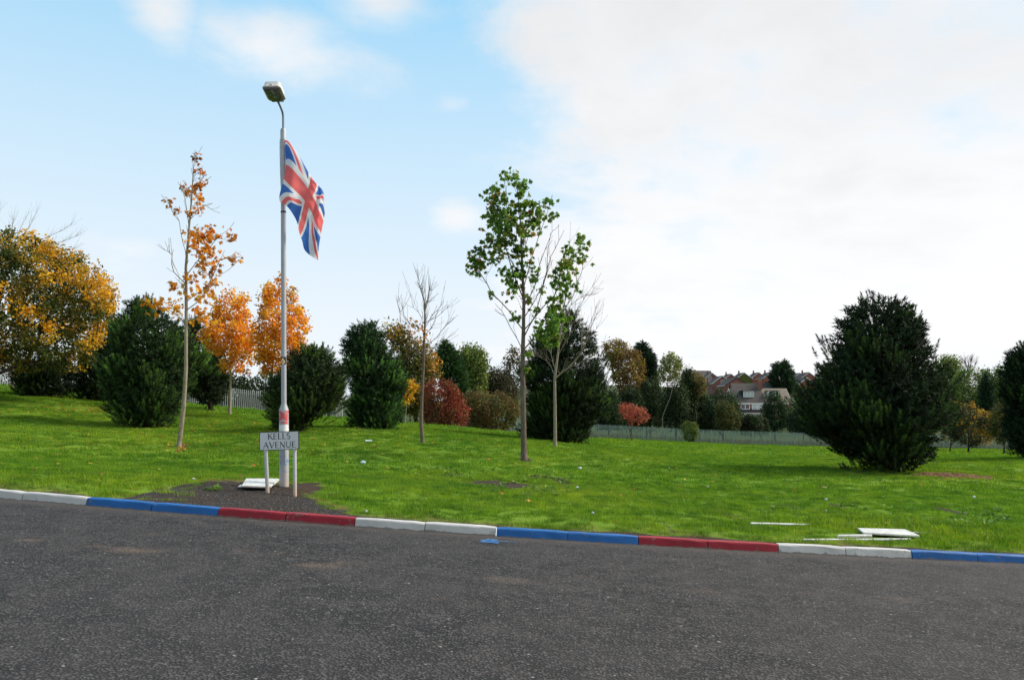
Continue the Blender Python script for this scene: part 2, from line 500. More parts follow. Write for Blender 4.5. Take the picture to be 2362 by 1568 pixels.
# ------------------------------------------------------------------ lawn / land
def lawn_mat(t, b):
    co = t.new('ShaderNodeTexCoord').outputs['Object']
    br = t.new('ShaderNodeAttribute', attribute_name='bare').outputs['Fac']
    dr = t.new('ShaderNodeAttribute', attribute_name='dry').outputs['Fac']
    far = t.new('ShaderNodeAttribute', attribute_name='rough').outputs['Fac']
    n0 = t.noise(co, 0.10, 4, .6); n1 = t.noise(co, 0.55, 5, .65); n2 = t.noise(co, 5.0, 5, .7); n3 = t.noise(co, 40.0, 4, .7)
    g = t.mix(t.lin(n1, .3, .7), (0.075, 0.165, 0.008), (0.15, 0.25, 0.014))
    g = t.mix(t.lin(n0, .4, .65, 0, .55), g, (0.20, 0.26, 0.02))
    g = t.mix(t.lin(n2, .5, .75, 0, .7), g, (0.045, 0.11, 0.006))
    g = t.mix(t.lin(n3, .4, .8, 0, .6), g, (0.03, 0.06, 0.006))
    g = t.mix(t.m('MULTIPLY', dr, t.lin(n2, .25, .5), clamp=True), g, (0.14, 0.088, 0.042))
    soil = t.mix(t.lin(n3, .3, .7), (0.026, 0.017, 0.012), (0.072, 0.047, 0.033))
    soil = t.mix(t.lin(n1, .45, .6, 0, .7), soil, (0.042, 0.037, 0.034))
    g = t.mix(t.ss(t.m('ADD', br, t.m('MULTIPLY', t.m('SUBTRACT', n2, .5), .5)), .3, .7), g, soil)
    hill = t.mix(t.lin(t.noise(co, .03, 4), .35, .65), (0.02, 0.04, 0.009), (0.045, 0.06, 0.016))
    g = t.mix(far, g, hill)
    t.l.new(g, b.inputs['Base Color']); b.inputs['Roughness'].default_value = 0.95; b.inputs['Specular IOR Level'].default_value = 0.1
    t.l.new(t.bump(t.m('ADD', n2, t.m('MULTIPLY', n3, .5)), 0.6, 0.05), b.inputs['Normal'])


xs = np.concatenate([-np.geomspace(16, 900, 46)[::-1][:-1], np.arange(-16, 16.001, 0.14), np.geomspace(16, 900, 46)[1:]])
tt = np.concatenate([np.linspace(0, 0.8, 12), np.arange(0.9, 13, 0.13), np.geomspace(13.2, 110, 60), np.geomspace(115, 6000, 46)])
LX = np.tile(xs, (len(tt), 1)); LY = ky(LX) + KD + tt[:, None]
LZ = ground(LX, LY)
LY2 = LY
fence_y = np.interp(LX, [-60, -38, -21, 0, 12, 30, 70, 120], [58, 60, 65, 78, 99, 100, 100, 104])
rough = np.clip((LY - fence_y) / 1.5, 0, 1)
lawn = grid_mesh('lawn', LX, LY2, LZ, {'bare': bare(LX, LY), 'dry': dry(LX, LY), 'rough': rough}, mat('turf', lawn_mat))
tag(lawn, 'sloping mown grass verge and park land falling away to the right', kind='structure')

# ------------------------------------------------------------------ kerb
def kerbpaint(name, col, worn):
    def f(t, b):
        co = t.new('ShaderNodeTexCoord').outputs['Object']
        wp = t.new('ShaderNodeNewGeometry').outputs['Position']
        n = t.noise(wp, 9.0, 6, .7); n2 = t.noise(wp, 30.0, 5, .7); n3 = t.noise(wp, 2.5, 4)
        sx = t.new('ShaderNodeSeparateXYZ'); t.l.new(co, sx.inputs[0])
        c = t.mix(t.lin(n3, .3, .7), [x * .85 for x in col], [min(1, x * 1.1) for x in col])
        lowm = t.lin(sx.outputs[2], -0.105, -0.085, 1, 0)
        chip = t.ss(t.m('ADD', n, t.m('MULTIPLY', lowm, .25)), .655 - worn, .72 - worn)
        c = t.mix(t.m('MULTIPLY', chip, .8), c, (0.15, 0.13, 0.108))
        c = t.mix(t.lin(n2, .55, .8, 0, .35), c, [x * .6 for x in col])
        t.l.new(c, b.inputs['Base Color']); b.inputs['Roughness'].default_value = .62; b.inputs['Specular IOR Level'].default_value = .3
        t.l.new(t.bump(t.m('ADD', n, t.m('MULTIPLY', n2, .4)), .35, .008), b.inputs['Normal'])
    return mat(name, f)


KP = {'w': kerbpaint('kerb_white', (0.50, 0.475, 0.44), .05), 'b': kerbpaint('kerb_blue', (0.014, 0.105, 0.31), 0.05), 'r': kerbpaint('kerb_red', (0.27, 0.014, 0.024), 0.05)}
kerb = empty('kerb', (0, 10.44, 0.1)); tag(kerb, 'kerb of stones painted in turn white, blue and red along the road', kind='structure')
JX = [-6.57, -5.66, -4.75, -3.84, -2.94, -2.03, -1.12, -0.2, 0.72, 1.64, 2.54, 3.47, 4.37, 5.27, 6.19]
JX = [-6.57 - .905 * k for k in range(6, 0, -1)] + JX + [6.19 + .905 * k for k in range(1, 7)]
i0 = JX.index(-6.57)
ckc = {'w': 'white', 'b': 'blue', 'r': 'red'}
for i in range(len(JX) - 1):
    # stone between -6.57 and -5.66 is the second visible white one
    c = ['w', 'b', 'b', 'r', 'r', 'w'][(i - i0) % 6]
    xa, xb = JX[i] + .006, JX[i + 1] - .006
    xm = (xa + xb) / 2
    a = Vector((xa, float(ky(xa)), float(kz(xa)))); bb = Vector((xb, float(ky(xb)), float(kz(xb))))
    L = (bb - a).length; ang = math.atan2(bb.y - a.y, bb.x - a.x); sl = math.asin((bb.z - a.z) / L)
    # profile (depth, height): half-battered face with rounded top arris
    prof = [(0.0, -0.24), (0.0, -0.105), (0.012, -0.022), (0.018, -0.008), (0.030, 0.0), (KD, 0.0), (KD, -0.24)]
    V = []; n = len(prof); segs = 6
    rr = random.Random(i)
    for k in range(segs + 1):
        e = 0.006 if k in (0, segs) else 0.0
        for j, (d, h) in enumerate(prof):
            jit = 0.0025
            V.append((L * k / segs, d + (e if 1 <= j <= 4 else 0) + rr.uniform(-jit, jit) * (1 <= j <= 4), h - (e if 2 <= j <= 5 else 0) + rr.uniform(-jit, jit) * (2 <= j <= 5)))
    Fc = [tuple(range(n))[::-1], tuple(segs * n + j for j in range(n))]
    for k in range(segs):
        for j in range(n - 1): Fc.append((k * n + j, k * n + j + 1, (k + 1) * n + j + 1, (k + 1) * n + j))
    me = bpy.data.meshes.new('kerb_stone'); me.from_pydata(V, [], [tuple(reversed(f)) for f in Fc]); me.update()
    o = link('kerb_stone', me, KP[c], kerb)
    o.location = a - Vector(kerb.location) + Vector((0, rr.uniform(-.006, .006), rr.uniform(-.004, .004)))
    o.rotation_euler = (0, -sl, ang)
    o['label'] = f'{ckc[c]} painted kerb stone'

# ------------------------------------------------------------------ tree builders
def rot_from(zaxis, spin):
    """(n,3) directions and (n,) spins -> (n,3,3) matrices whose third column is the direction"""
    z = zaxis / np.maximum(np.linalg.norm(zaxis, axis=1, keepdims=True), 1e-9)
    ref = np.where(np.abs(z[:, 2:3]) > 0.9, np.array([[1.0, 0, 0]]), np.array([[0, 0, 1.0]]))
    x = np.cross(ref, z); x /= np.linalg.norm(x, axis=1, keepdims=True); y = np.cross(z, x)
    c, s = np.cos(spin)[:, None], np.sin(spin)[:, None]
    return np.stack([x * c + y * s, -x * s + y * c, z], -1)


def stamp(T, TF, pos, M, scale, cols):
    """copy template verts T (k,3), faces TF (f,m) to every position"""
    n = len(pos); k = len(T)
    V = np.einsum('nij,kj->nki', M, T) * np.asarray(scale).reshape(-1, 1, 1) + pos[:, None]
    Fc = (np.arange(n)[:, None, None] * k + TF[None]).reshape(-1, TF.shape[1])
    C = np.repeat(cols, k, axis=0)
    return V.reshape(-1, 3), Fc, C


# leaf templates, flat-ish in x-y, stalk at origin, about 1 long
LEAF_MAPLE = np.array([(0, 0, 0), (.28, -.02, .03), (.58, .10, -.05), (.34, .34, .05), (.62, .72, -.10), (.20, .62, .04), (0, 1.0, -.08),
                       (-.20, .62, .04), (-.62, .72, -.10), (-.34, .34, .05), (-.58, .10, -.05), (-.28, -.02, .03), (0, .35, .07)], dtype=float)
LM_F = np.array([(12, i, i + 1) for i in range(0, 11)] + [(12, 11, 0)])
LEAF_OVAL = np.array([(0, 0, 0), (.30, .35, .08), (.22, .75, .0), (0, 1, -.12), (-.22, .75, .0), (-.30, .35, .08)], dtype=float)
LO_F = np.array([(0, 1, 5), (1, 4, 5), (1, 2, 4), (2, 3, 4)])
LEAF_QUAD = np.array([(0, 0, 0), (.36, .45, .08), (0, 1, -.1), (-.36, .45, .08)], dtype=float)
LQ_F = np.array([(0, 1, 2), (0, 2, 3)])
SHAPES = {'maple': (LEAF_MAPLE, LM_F), 'oval': (LEAF_OVAL, LO_F), 'quad': (LEAF_QUAD, LQ_F)}


def pine_shoot(n=40, seed=1, ln0=.19, wd_=.022):
    """blunt brush of needles round a short stem; returns verts, faces and how young each vert is (0 old .. 1 tip)"""
    r = np.random.default_rng(seed); V = []; Fc = []; A = []
    for k in range(n):
        t = r.uniform(0.0, 1.0) ** 0.7; a = r.uniform(0, 2 * math.pi)
        el = math.radians(78 - 58 * t ** 2 + r.uniform(-12, 12))
        d = np.array([math.cos(a) * math.sin(el), math.sin(a) * math.sin(el), math.cos(el)])
        side = np.cross(d, r.normal(size=3)); side /= np.linalg.norm(side)
        p = np.array([0, 0, t * .78]); ln = ln0 * r.uniform(.8, 1.2)
        o = len(V); V += [p - side * wd_, p + side * wd_, p + d * ln]; Fc.append((o, o + 1, o + 2)); A += [t] * 3
    return np.array(V), np.array(Fc), np.array(A)


SHOOT = pine_shoot(54, 1); SHOOT_LOW = pine_shoot(24, 2, .24, .040)


def flat_spray(n=16, seed=3):
    """drooping frond of a cypress or spruce"""
    r = np.random.default_rng(seed); V = []; Fc = []
    for k in range(n):
        t = k / n; sgn = 1 if k % 2 else -1
        d = np.array([sgn * r.uniform(.5, .9), r.uniform(-.35, .35), r.uniform(.5, .9)]); d /= np.linalg.norm(d)
        p = np.array([0, 0, t * .8]); ln = .42 * (1 - .5 * t); s = np.array([0.045, .03 * r.uniform(-1, 1), -.02])
        o = len(V); V += [p - s, p + s, p + d * ln]; Fc.append((o, o + 1, o + 2))
    return np.array(V), np.array(Fc)


SPRAY = flat_spray()


def tubes(segs, sides=5):
    """segs: list of (p0, p1, r0, r1)"""
    A = np.array([s[0] for s in segs]); B = np.array([s[1] for s in segs]); ra = np.array([s[2] for s in segs]); rb = np.array([s[3] for s in segs])
    D = B - A; ln = np.linalg.norm(D, axis=1); ok = ln > 1e-6; A, B, D, ra, rb = A[ok], B[ok], D[ok], ra[ok], rb[ok]
    M = rot_from(D, np.zeros(len(D)))
    a = np.arange(sides) * 2 * math.pi / sides; ring = np.stack([np.cos(a), np.sin(a), 0 * a], -1)
    rv = np.einsum('nij,kj->nki', M, ring)
    V = np.concatenate([A[:, None] + rv * ra[:, None, None], B[:, None] + rv * rb[:, None, None]], 1)
    k = np.arange(sides); q = np.stack([k, (k + 1) % sides, sides + (k + 1) % sides, sides + k], -1)
    Fc = (np.arange(len(A))[:, None, None] * 2 * sides + q[None]).reshape(-1, 4)
    return V.reshape(-1, 3), Fc


class Skel:
    """branch skeleton grown towards a set of tips, pipe-model radii"""
    def __init__(s, trunk, seed=0, sub=4):
        s.p = []; s.par = []; s.r = np.random.default_rng(seed); s.trunk_n = 0
        tr = [np.asarray(q, dtype=float) for q in trunk]
        for i, q in enumerate(tr):
            if i == 0: s.p.append(q); s.par.append(-1); continue
            for k in range(1, sub + 1):
                t = k / sub
                s.p.append(tr[i - 1] * (1 - t) + q * t); s.par.append(len(s.p) - 2)
        s.trunk_n = len(s.p)
    def branch(s, pts, start=None):
        pts = [np.asarray(q, dtype=float) for q in pts]
        if start is None:
            start = int(np.argmin([np.linalg.norm(q - pts[0]) for q in s.p]))
        last = start
        for q in pts[1:]:
            a = s.p[last]
            for t in (.5, 1.0):
                s.p.append(a * (1 - t) + q * t + (0 if t == 1 else s.r.normal(0, .02, 3))); s.par.append(last); last = len(s.p) - 1
        return last
    def reach(s, tips, zmin, rise=0.45, wig=0.06, steps=4):
        tips = np.asarray(tips); Pn = np.array(s.p)
        base = s.p[0]
        order = np.argsort(np.linalg.norm(tips - np.array([base[0], base[1], 0]), axis=1) * 0 + np.min(np.linalg.norm(tips[:, None] - Pn[None], axis=2), axis=1))
        for i in order:
            q = tips[i]; Pn = np.array(s.p)
            d = q - Pn; dist = np.linalg.norm(d, axis=1); hor = np.linalg.norm(d[:, :2], axis=1)
            cost = dist + 1.6 * np.maximum(0, rise * hor - d[:, 2]) + 50 * (Pn[:, 2] < zmin)
            j = int(np.argmin(cost)); a = s.p[j]; last = j
            n = max(2, min(steps, int(dist[j] / 0.25) + 1))
            ctrl = a + (q - a) * .5 + np.array([0, 0, -0.10 * hor[j]]) + s.r.normal(0, wig * dist[j], 3)
            for k in range(1, n + 1):
                t = k / n
                s.p.append((1 - t) ** 2 * a + 2 * t * (1 - t) * ctrl + t * t * q); s.par.append(last); last = len(s.p) - 1
    def segs(s, r0, rtip=0.006, ex=0.5, flare=1.35):
        n = len(s.p); cnt = np.zeros(n); ch = np.zeros(n)
        for i in range(n): 
            if s.par[i] >= 0: ch[s.par[i]] += 1
        for i in range(n - 1, -1, -1):
            if ch[i] == 0: cnt[i] += 1
            if s.par[i] >= 0: cnt[s.par[i]] += cnt[i]
        rad = rtip + (r0 - rtip) * ((cnt - 1) / max(cnt.max() - 1, 1)) ** ex
        # trunk tapers with height as well
        for i in range(s.trunk_n):
            tt_ = i / max(s.trunk_n - 1, 1); rad[i] = max(rtip, r0 * (1 - tt_) ** .8) if i else r0
        out = []
        for i in range(n):
            j = s.par[i]
            if j < 0: continue
            r_a = rad[j] if (i < s.trunk_n) else min(rad[j], rad[i] * 1.25)
            if j == 0: r_a = r0 * flare
            out.append((s.p[j], s.p[i], r_a, min(rad[i], r_a * 1.05)))
        return out


def sil_world(sil, Y):
    """silhouette rows (v, u_left, u_right) in photo pixels -> arrays z, x_left, x_right at distance Y"""
    z = []; xl = []; xr = []
    for v, ul, ur in sil:
        a = P(ul, v, Y); b = P(ur, v, Y); z.append(a[2]); xl.append(a[0]); xr.append(b[0])
    o = np.argsort(z); return np.array(z)[o], np.array(xl)[o], np.array(xr)[o]


def sample_sil(sil, Y, n, seed, shell=0.5, depth=1.0, front=0.0):
    """points inside the solid whose outline is the silhouette; shell pushes them outwards"""
    r = np.random.default_rng(seed); z, xl, xr = sil_world(sil, Y)
    zz_ = np.linspace(z[0], z[-1], 200); wl = np.interp(zz_, z, xr - xl); wgt = np.maximum(wl, 0.05) ** 1.5; wgt /= wgt.sum()
    h = r.choice(zz_, n, p=wgt) + r.uniform(-.5, .5, n) * (zz_[1] - zz_[0])
    L = np.interp(h, z, xl); Rr = np.interp(h, z, xr); cx = (L + Rr) / 2; hw = (Rr - L) / 2
    a = r.uniform(0, 2 * math.pi, n); rho = r.uniform(0, 1, n) ** (0.5 * (1 - shell) + .02)
    hd = np.minimum(hw, np.median(hw) * 1.3) * depth
    return np.stack([cx + np.cos(a) * hw * rho, Y + np.sin(a) * hd * rho - front, h], -1), np.stack([cx, np.full(n, Y), h], -1), rho


def pal(colors, n, r, jit=0.18):
    colors = np.array(colors, dtype=float); c = colors[r.integers(0, len(colors), n)]
    return np.clip(c * (1 + r.normal(0, jit, (n, 1))), 0.002, .95)


def leafy(centres, radii, per, size, shape, cols, seed, up=0.5):
    """leaf cloud: clusters of leaves. cols: (n,3) colour per cluster"""
    r = np.random.default_rng(seed); n = len(centres)
    per = np.maximum(1, (np.asarray(per) * np.ones(n)).astype(int)); idx = np.repeat(np.arange(n), per); N = len(idx)
    d = r.normal(size=(N, 3)); d /= np.linalg.norm(d, axis=1, keepdims=True)
    pos = centres[idx] + d * (radii[idx] * r.uniform(0.15, 1.0, N) ** .6)[:, None]
    nrm = r.normal(size=(N, 3)) * .75 + np.array([0, 0, up]) + d * .5
    M = rot_from(nrm, r.uniform(0, 6.3, N))
    sc = size * r.uniform(.6, 1.2, N)
    c = np.clip(cols[idx] * (1 + r.normal(0, .16, (N, 1))) * (1 + r.normal(0, .05, (N, 3))), .002, .95)
    T, TF = SHAPES[shape]
    return stamp(T - np.array([0, .4, 0]), TF, pos, M, sc, c)


def tree_root(name, base, label, cat='tree', group=None):
    o = empty(name, base); return tag(o, label, cat, group)


def add_part(name, V, Fc, mt, root, cols=None, smooth=False):
    V = np.asarray(V) - np.array(root.location)[None]
    return link(name, npmesh(name, V, Fc, cols, smooth), mt, root)


def foliage_tree(name, label, u, v, Y, sil, palette, seed, ncl=120, per=40, cr=0.45, size=0.14, shape='oval', r0=0.12, bark=BARK, leafm=LEAF, cat='tree',
                 group=None, shell=.45, depth=1.0, outer=None, trunk_px=None, zmin_px=None, gap=1.0, tips_frac=1.0, up=.5, extra=None, split=.72):
    """a broad-leaved tree whose outline follows the silhouette rows"""
    if Y > 55: shape = "quad"
    base = P(u, v, Y); base[2] = gz(base[0], base[1]) - 0.06
    root = tree_root(name, base, label, cat, group)
    C, ax, rho = sample_sil(sil, Y, ncl, seed, shell, depth)
    r = np.random.default_rng(seed + 50)
    z, xl, xr = sil_world(sil, Y)
    tx = trunk_px or [(u, v), ((sil[0][1] + sil[0][2]) / 2 * .5 + u * .5, (v * .45 + sil[0][0] * .55))]
    trunk = [P(a, b, Y) for a, b in tx]; trunk[0] = base.copy()
    sk = Skel(trunk, seed)
    zmin = P(u, zmin_px, Y)[2] if zmin_px else base[2] + .5 * (z[0] - base[2]) if z[0] > base[2] + .4 else base[2] + .2
    sk.reach(C[: int(len(C) * tips_frac)], zmin)
    if extra is not None: extra(sk, Y)
    V, Fc = tubes(sk.segs(r0)); add_part('trunk', V, Fc, bark, root, smooth=True)
    cols = pal(palette, ncl, r)
    if outer is not None:
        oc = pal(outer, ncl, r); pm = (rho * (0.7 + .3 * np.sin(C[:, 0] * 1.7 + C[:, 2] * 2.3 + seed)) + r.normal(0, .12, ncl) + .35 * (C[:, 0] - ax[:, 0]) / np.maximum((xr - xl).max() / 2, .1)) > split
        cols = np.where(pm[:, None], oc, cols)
    V, Fc, cc = leafy(C, cr * r.uniform(.6, 1.25, ncl), per * r.uniform(.5, 1.3, ncl) * gap, size, shape, cols, seed + 9, up)
    add_part('crown', V, Fc, leafm, root, cc)
    return root


def pine(name, label, u, v, Y, sil, seed, nsh=2200, L=0.34, pal_=None, group=None, trunk_px=None, low=False, r0=.14, up=0.95, trunk_show=0.0, cat='tree', per=12):
    base = P(u, v, Y); base[2] = gz(base[0], base[1]) - 0.05
    root = tree_root(name, base, label, cat, group)
    r = np.random.default_rng(seed)
    pal_ = pal_ or [(.022, .045, .012), (.028, .056, .013), (.018, .038, .011), (.040, .076, .016)]
    z, xl, xr = sil_world(sil, Y)
    nsh = int(nsh * 1.02); L = L * 1.12; ncl = nsh // per
    # boughs: each runs from the stem out and up to a tip on the outline, with tufts clustered along its outer part
    cpb = 6; nb = max(8, ncl // cpb)
    tip, axb, _ = sample_sil(sil, Y, nb, seed, 0.97)
    lenb = np.linalg.norm((tip - axb)[:, :2], axis=1)
    tip = axb + (tip - axb) * r.uniform(.80, 1.06, (nb, 1))
    root_b = axb - np.array([0, 0, 1.0]) * (.45 * lenb[:, None] + .1); root_b[:, 2] = np.maximum(root_b[:, 2], base[2] + .12)
    bi = np.repeat(np.arange(nb), cpb); ncl = len(bi); tb = r.uniform(.42, 1.0, ncl) ** .8
    tb[::cpb] = 1.0
    spr = (.10 + .30 * (1 - tb)) * np.clip(lenb[bi], .3, 1.6)
    C = root_b[bi] + (tip - root_b)[bi] * tb[:, None] + r.normal(0, 1, (ncl, 3)) * spr[:, None] * np.array([1, 1, .6])
    ax = np.stack([axb[bi][:, 0], axb[bi][:, 1], C[:, 2]], -1)
    od = (tip - axb)[bi]; od = od / np.maximum(np.linalg.norm(od, axis=1, keepdims=True), .05)
    hf_ = np.clip((C[:, 2:3] - z[0]) / (z[-1] - z[0]), 0, 1)
    C = C - od * (L * (.95 + .05 * hf_)) - np.array([[0, 0, 1.0]]) * (L * (.45 + .7 * hf_))
    na_ = max(3, ncl // 40); ap = np.repeat(np.array([[(xl[-1] + xr[-1]) / 2, Y, z[-1]]]), na_, 0) - np.array([[0, 0, 1.0]]) * (L * r.uniform(1.2, 4.5, (na_, 1))); ap[:, :2] += r.normal(0, L * .4, (na_, 2))
    C[:na_] = ap; od[:na_] = od[:na_] * .3; ax[:na_] = ap
    # limbs
    tx = trunk_px or [(u, v), ((sil[0][1] + sil[0][2]) / 2, sil[0][0] + 6)]
    trunk = [P(a, b, Y) for a, b in tx]; trunk[0] = base.copy()
    sk = Skel(trunk, seed, sub=10)
    # each cluster hangs on a limb from a lower trunk node
    Pn = np.array(sk.p); segs = []
    for i in range(ncl):
        hor = math.hypot(*(C[i] - ax[i])[:2]); j = int(np.argmin(np.abs(Pn[:, 2] - max(C[i, 2] - .35 * hor, base[2] + .15))))
        a = Pn[j]; q = C[i]; mid = a * .45 + q * .55 - np.array([0, 0, .10 * hor])
        segs += [(a, mid, .022, .015), (mid, q, .015, .008)]
    V, Fc = tubes(sk.segs(r0) + segs, 5); add_part('trunk', V, Fc, BARK_DARK, root, smooth=True)
    # shoots
    k = r.integers(int(per * .6), int(per * 1.4) + 1, ncl); idx = np.repeat(np.arange(ncl), k); n = len(idx)
    off = r.normal(size=(n, 3)); off /= np.linalg.norm(off, axis=1, keepdims=True); off += od[idx] * .5
    pos = C[idx] + off * (r.uniform(.25, 1, n) ** .6 * L * .85)[:, None]
    hfrac = np.clip((pos[:, 2] - z[0]) / (z[-1] - z[0]), 0, 1)
    dirs = od[idx] * (.62 - .47 * hfrac)[:, None] + off * .22 + np.array([0, 0, 1]) * (up * (.62 + .8 * hfrac))[:, None] + r.normal(0, .10, (n, 3))
    cl = pal(pal_, ncl, r, .30)[idx]; cl = np.clip(cl * (1 + r.normal(0, .18, (n, 1))), .003, .5)
    T, TF, TA = SHOOT
    V, Fc, cc = stamp(T, TF, pos, rot_from(dirs, r.uniform(0, 6.3, n)), L * r.uniform(.8, 1.35, n), cl)
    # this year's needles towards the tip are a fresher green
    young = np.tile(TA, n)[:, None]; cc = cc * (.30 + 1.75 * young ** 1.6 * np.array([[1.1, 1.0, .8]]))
    # filler shoots nearer the stem, coloured darker to paint the shade between tufts
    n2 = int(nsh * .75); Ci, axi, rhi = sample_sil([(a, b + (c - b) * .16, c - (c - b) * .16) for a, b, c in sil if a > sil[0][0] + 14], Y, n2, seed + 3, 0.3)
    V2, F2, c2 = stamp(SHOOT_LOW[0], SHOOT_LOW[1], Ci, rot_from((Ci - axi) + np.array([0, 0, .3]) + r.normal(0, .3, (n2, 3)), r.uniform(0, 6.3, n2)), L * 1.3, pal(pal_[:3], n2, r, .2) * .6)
    # upright leaders on the upper boughs
    up_i = np.where(tip[:, 2] > z[0] + .45 * (z[-1] - z[0]))[0]; up_i = np.repeat(up_i, 2); n3 = len(up_i)
    p3 = tip[up_i] - (tip - axb)[up_i] * r.uniform(.12, .42, (n3, 1)) - np.array([0, 0, 1.0]) * (L * r.uniform(.6, 1.6, (n3, 1))); c3 = pal(pal_, n3, r, .2)
    V3, F3, c3 = stamp(T * np.array([.8, .8, 1.0]), TF, p3, rot_from(np.array([0, 0, 1.0]) + r.normal(0, .16, (n3, 3)), r.uniform(0, 6.3, n3)), L * r.uniform(1.1, 1.7, n3), c3)
    F2 = F2 + len(V); F3 = F3 + len(V) + len(V2)
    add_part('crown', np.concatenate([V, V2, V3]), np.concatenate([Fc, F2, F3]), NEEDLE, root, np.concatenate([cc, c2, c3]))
    return root


def cypress(name, label, u, v, Y, sil, seed, n=1800, L=0.6, palette=None, group=None, r0=.2, droop=-.1, shell=.6):
    base = P(u, v, Y); base[2] = gz(base[0], base[1]) - .05
    root = tree_root(name, base, label, 'tree', group); r = np.random.default_rng(seed)
    C, ax, rho = sample_sil(sil, Y, n, seed, shell)
    top = P((sil[0][1] + sil[0][2]) / 2, sil[0][0], Y)
    V, Fc = tubes([(base, base * .5 + top * .5, r0, r0 * .5), (base * .5 + top * .5, top, r0 * .5, .02)], 6); add_part('trunk', V, Fc, BARK_DARK, root, smooth=True)
    out = C - ax; od = out / np.maximum(np.linalg.norm(out, axis=1, keepdims=True), .05)
    C = C - od * L * .5
    d = od + np.array([0, 0, 1]) * (droop + .5 * r.uniform(0, 1, (n, 1))) + r.normal(0, .25, (n, 3))
    V, Fc, cc = stamp(*SPRAY, C, rot_from(d, r.uniform(0, 6.3, n)), L * r.uniform(.7, 1.3, n), pal(palette or [(.02, .05, .018), (.03, .065, .02), (.015, .038, .015)], n, r, .25))
    add_part('crown', V, Fc, NEEDLE, root, cc)
    return root


def bare_tree(name, label, u, v, Y, trunk_px, branches, seed, r0=.09, bark=BARK, twigs=120, leaves=None, zone=None, palette=None, size=.1, rtip=.005, shape='oval', per=14, cat='tree', conv=None, spread=.16, lf=.085):
    cv = conv or (lambda a, b: (a, b))
    base = P(u, v, Y); base[2] = gz(base[0], base[1]) - .06
    root = tree_root(name, base, label, cat); r = np.random.default_rng(seed)
    trunk = [P(*cv(a, b), Y) for a, b in trunk_px]; trunk[0] = base.copy()
    sk = Skel(trunk, seed, sub=5)
    for br in branches:
        pts = []
        dy_ = r.uniform(-1, 1) * .5
        for i, (a, b) in enumerate(br):
            q = P(*cv(a, b), Y); q = q + np.array([0, dy_ * i / max(len(br) - 1, 1), 0]); pts.append(q)
        sk.branch(pts)
    # side twigs
    n0 = len(sk.p); cand = [i for i in range(sk.trunk_n // 2, n0) if sk.p[i][2] > base[2] + .35 * (trunk[-1][2] - base[2])]
    for _ in range(twigs):
        i = int(r.choice(cand)); a = sk.p[i]; j = sk.par[i]
        d = a - sk.p[j]; d = d / max(np.linalg.norm(d), 1e-6) + r.normal(0, .45, 3) + np.array([0, 0, .35]); d /= np.linalg.norm(d)
        ln = r.uniform(.25, .8) * spread * 4
        sk.p.append(a + d * ln * .5); sk.par.append(i); sk.p.append(a + d * ln + np.array([0, 0, .12 * ln])); sk.par.append(len(sk.p) - 2)
    tips = []
    if leaves is not None:
        for (a, b, rad) in leaves:
            q = P(*cv(a, b), Y); q[1] += r.uniform(-.6, .6); tips.append((q, rad))
        sk.reach(np.array([t[0] for t in tips]), base[2] + .4 * (trunk[-1][2] - base[2]), rise=.7)
    V, Fc = tubes(sk.segs(r0, rtip, .78), 6); add_part('trunk', V, Fc, bark, root, smooth=True)
    if tips:
        C = np.array([t[0] for t in tips]); rad = np.array([t[1] for t in tips])
        cols = palette(C, r) if callable(palette) else pal(palette, len(C), r)
        m5 = 18; off = r.normal(0, 1, (len(C) * m5, 3)); C = np.repeat(C, m5, 0) + off * (np.repeat(rad, m5) * .95)[:, None]; cols = np.repeat(cols, m5, 0); rad = np.repeat(rad, m5) * .38
        if callable(palette): cols = np.where(r.uniform(0, 1, (len(C), 1)) < .5, palette(C, r), cols)
        V, Fc, cc = leafy(C, rad, per * (rad / np.median(rad)) ** 1.5 * lf, size, shape, cols, seed + 5, .4)
        add_part('crown', V, Fc, LEAF, root, cc)
    return root


def z1(x, y): return x / 2.0257, 321.1 + y / 2.0257
def z3(x, y): return 453.3 + x / 3.3197, 755.5 + y / 3.3197
def z4(x, y): return 755.5 + x / 3.3207, 623.3 + y / 3.3207
def z5(x, y): return 1020 + x / 2.1564, 368.3 + y / 2.1564
def z6(x, y): return 1359.9 + x / 4.466, 717.7 + y / 4.466
def z7(x, y): return 1794.3 + x / 3.193, 642.2 + y / 3.193
def rows(cv, L): return [(cv(0, y)[1], cv(a, 0)[0], cv(b, 0)[0]) for y, a, b in L]


# ------------------------------------------------------------------ pines standing in the grass
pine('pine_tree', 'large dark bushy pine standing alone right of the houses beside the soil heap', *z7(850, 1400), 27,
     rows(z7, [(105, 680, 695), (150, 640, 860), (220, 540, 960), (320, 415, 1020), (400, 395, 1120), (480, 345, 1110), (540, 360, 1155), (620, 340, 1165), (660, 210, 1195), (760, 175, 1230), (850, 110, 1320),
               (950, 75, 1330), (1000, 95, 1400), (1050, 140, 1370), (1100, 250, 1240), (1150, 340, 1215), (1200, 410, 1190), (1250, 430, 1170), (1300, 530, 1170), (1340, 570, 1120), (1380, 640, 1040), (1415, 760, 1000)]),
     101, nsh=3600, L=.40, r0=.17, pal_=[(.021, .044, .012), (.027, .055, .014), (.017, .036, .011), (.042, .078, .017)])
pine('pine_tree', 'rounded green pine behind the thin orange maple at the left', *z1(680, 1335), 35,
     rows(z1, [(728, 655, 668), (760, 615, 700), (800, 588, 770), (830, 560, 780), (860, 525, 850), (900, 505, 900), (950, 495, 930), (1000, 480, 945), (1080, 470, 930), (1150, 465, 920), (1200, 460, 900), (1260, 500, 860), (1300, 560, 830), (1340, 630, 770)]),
     102, nsh=2300, L=.42, pal_=[(.036, .080, .018), (.046, .10, .02), (.028, .064, .016), (.072, .145, .028)])
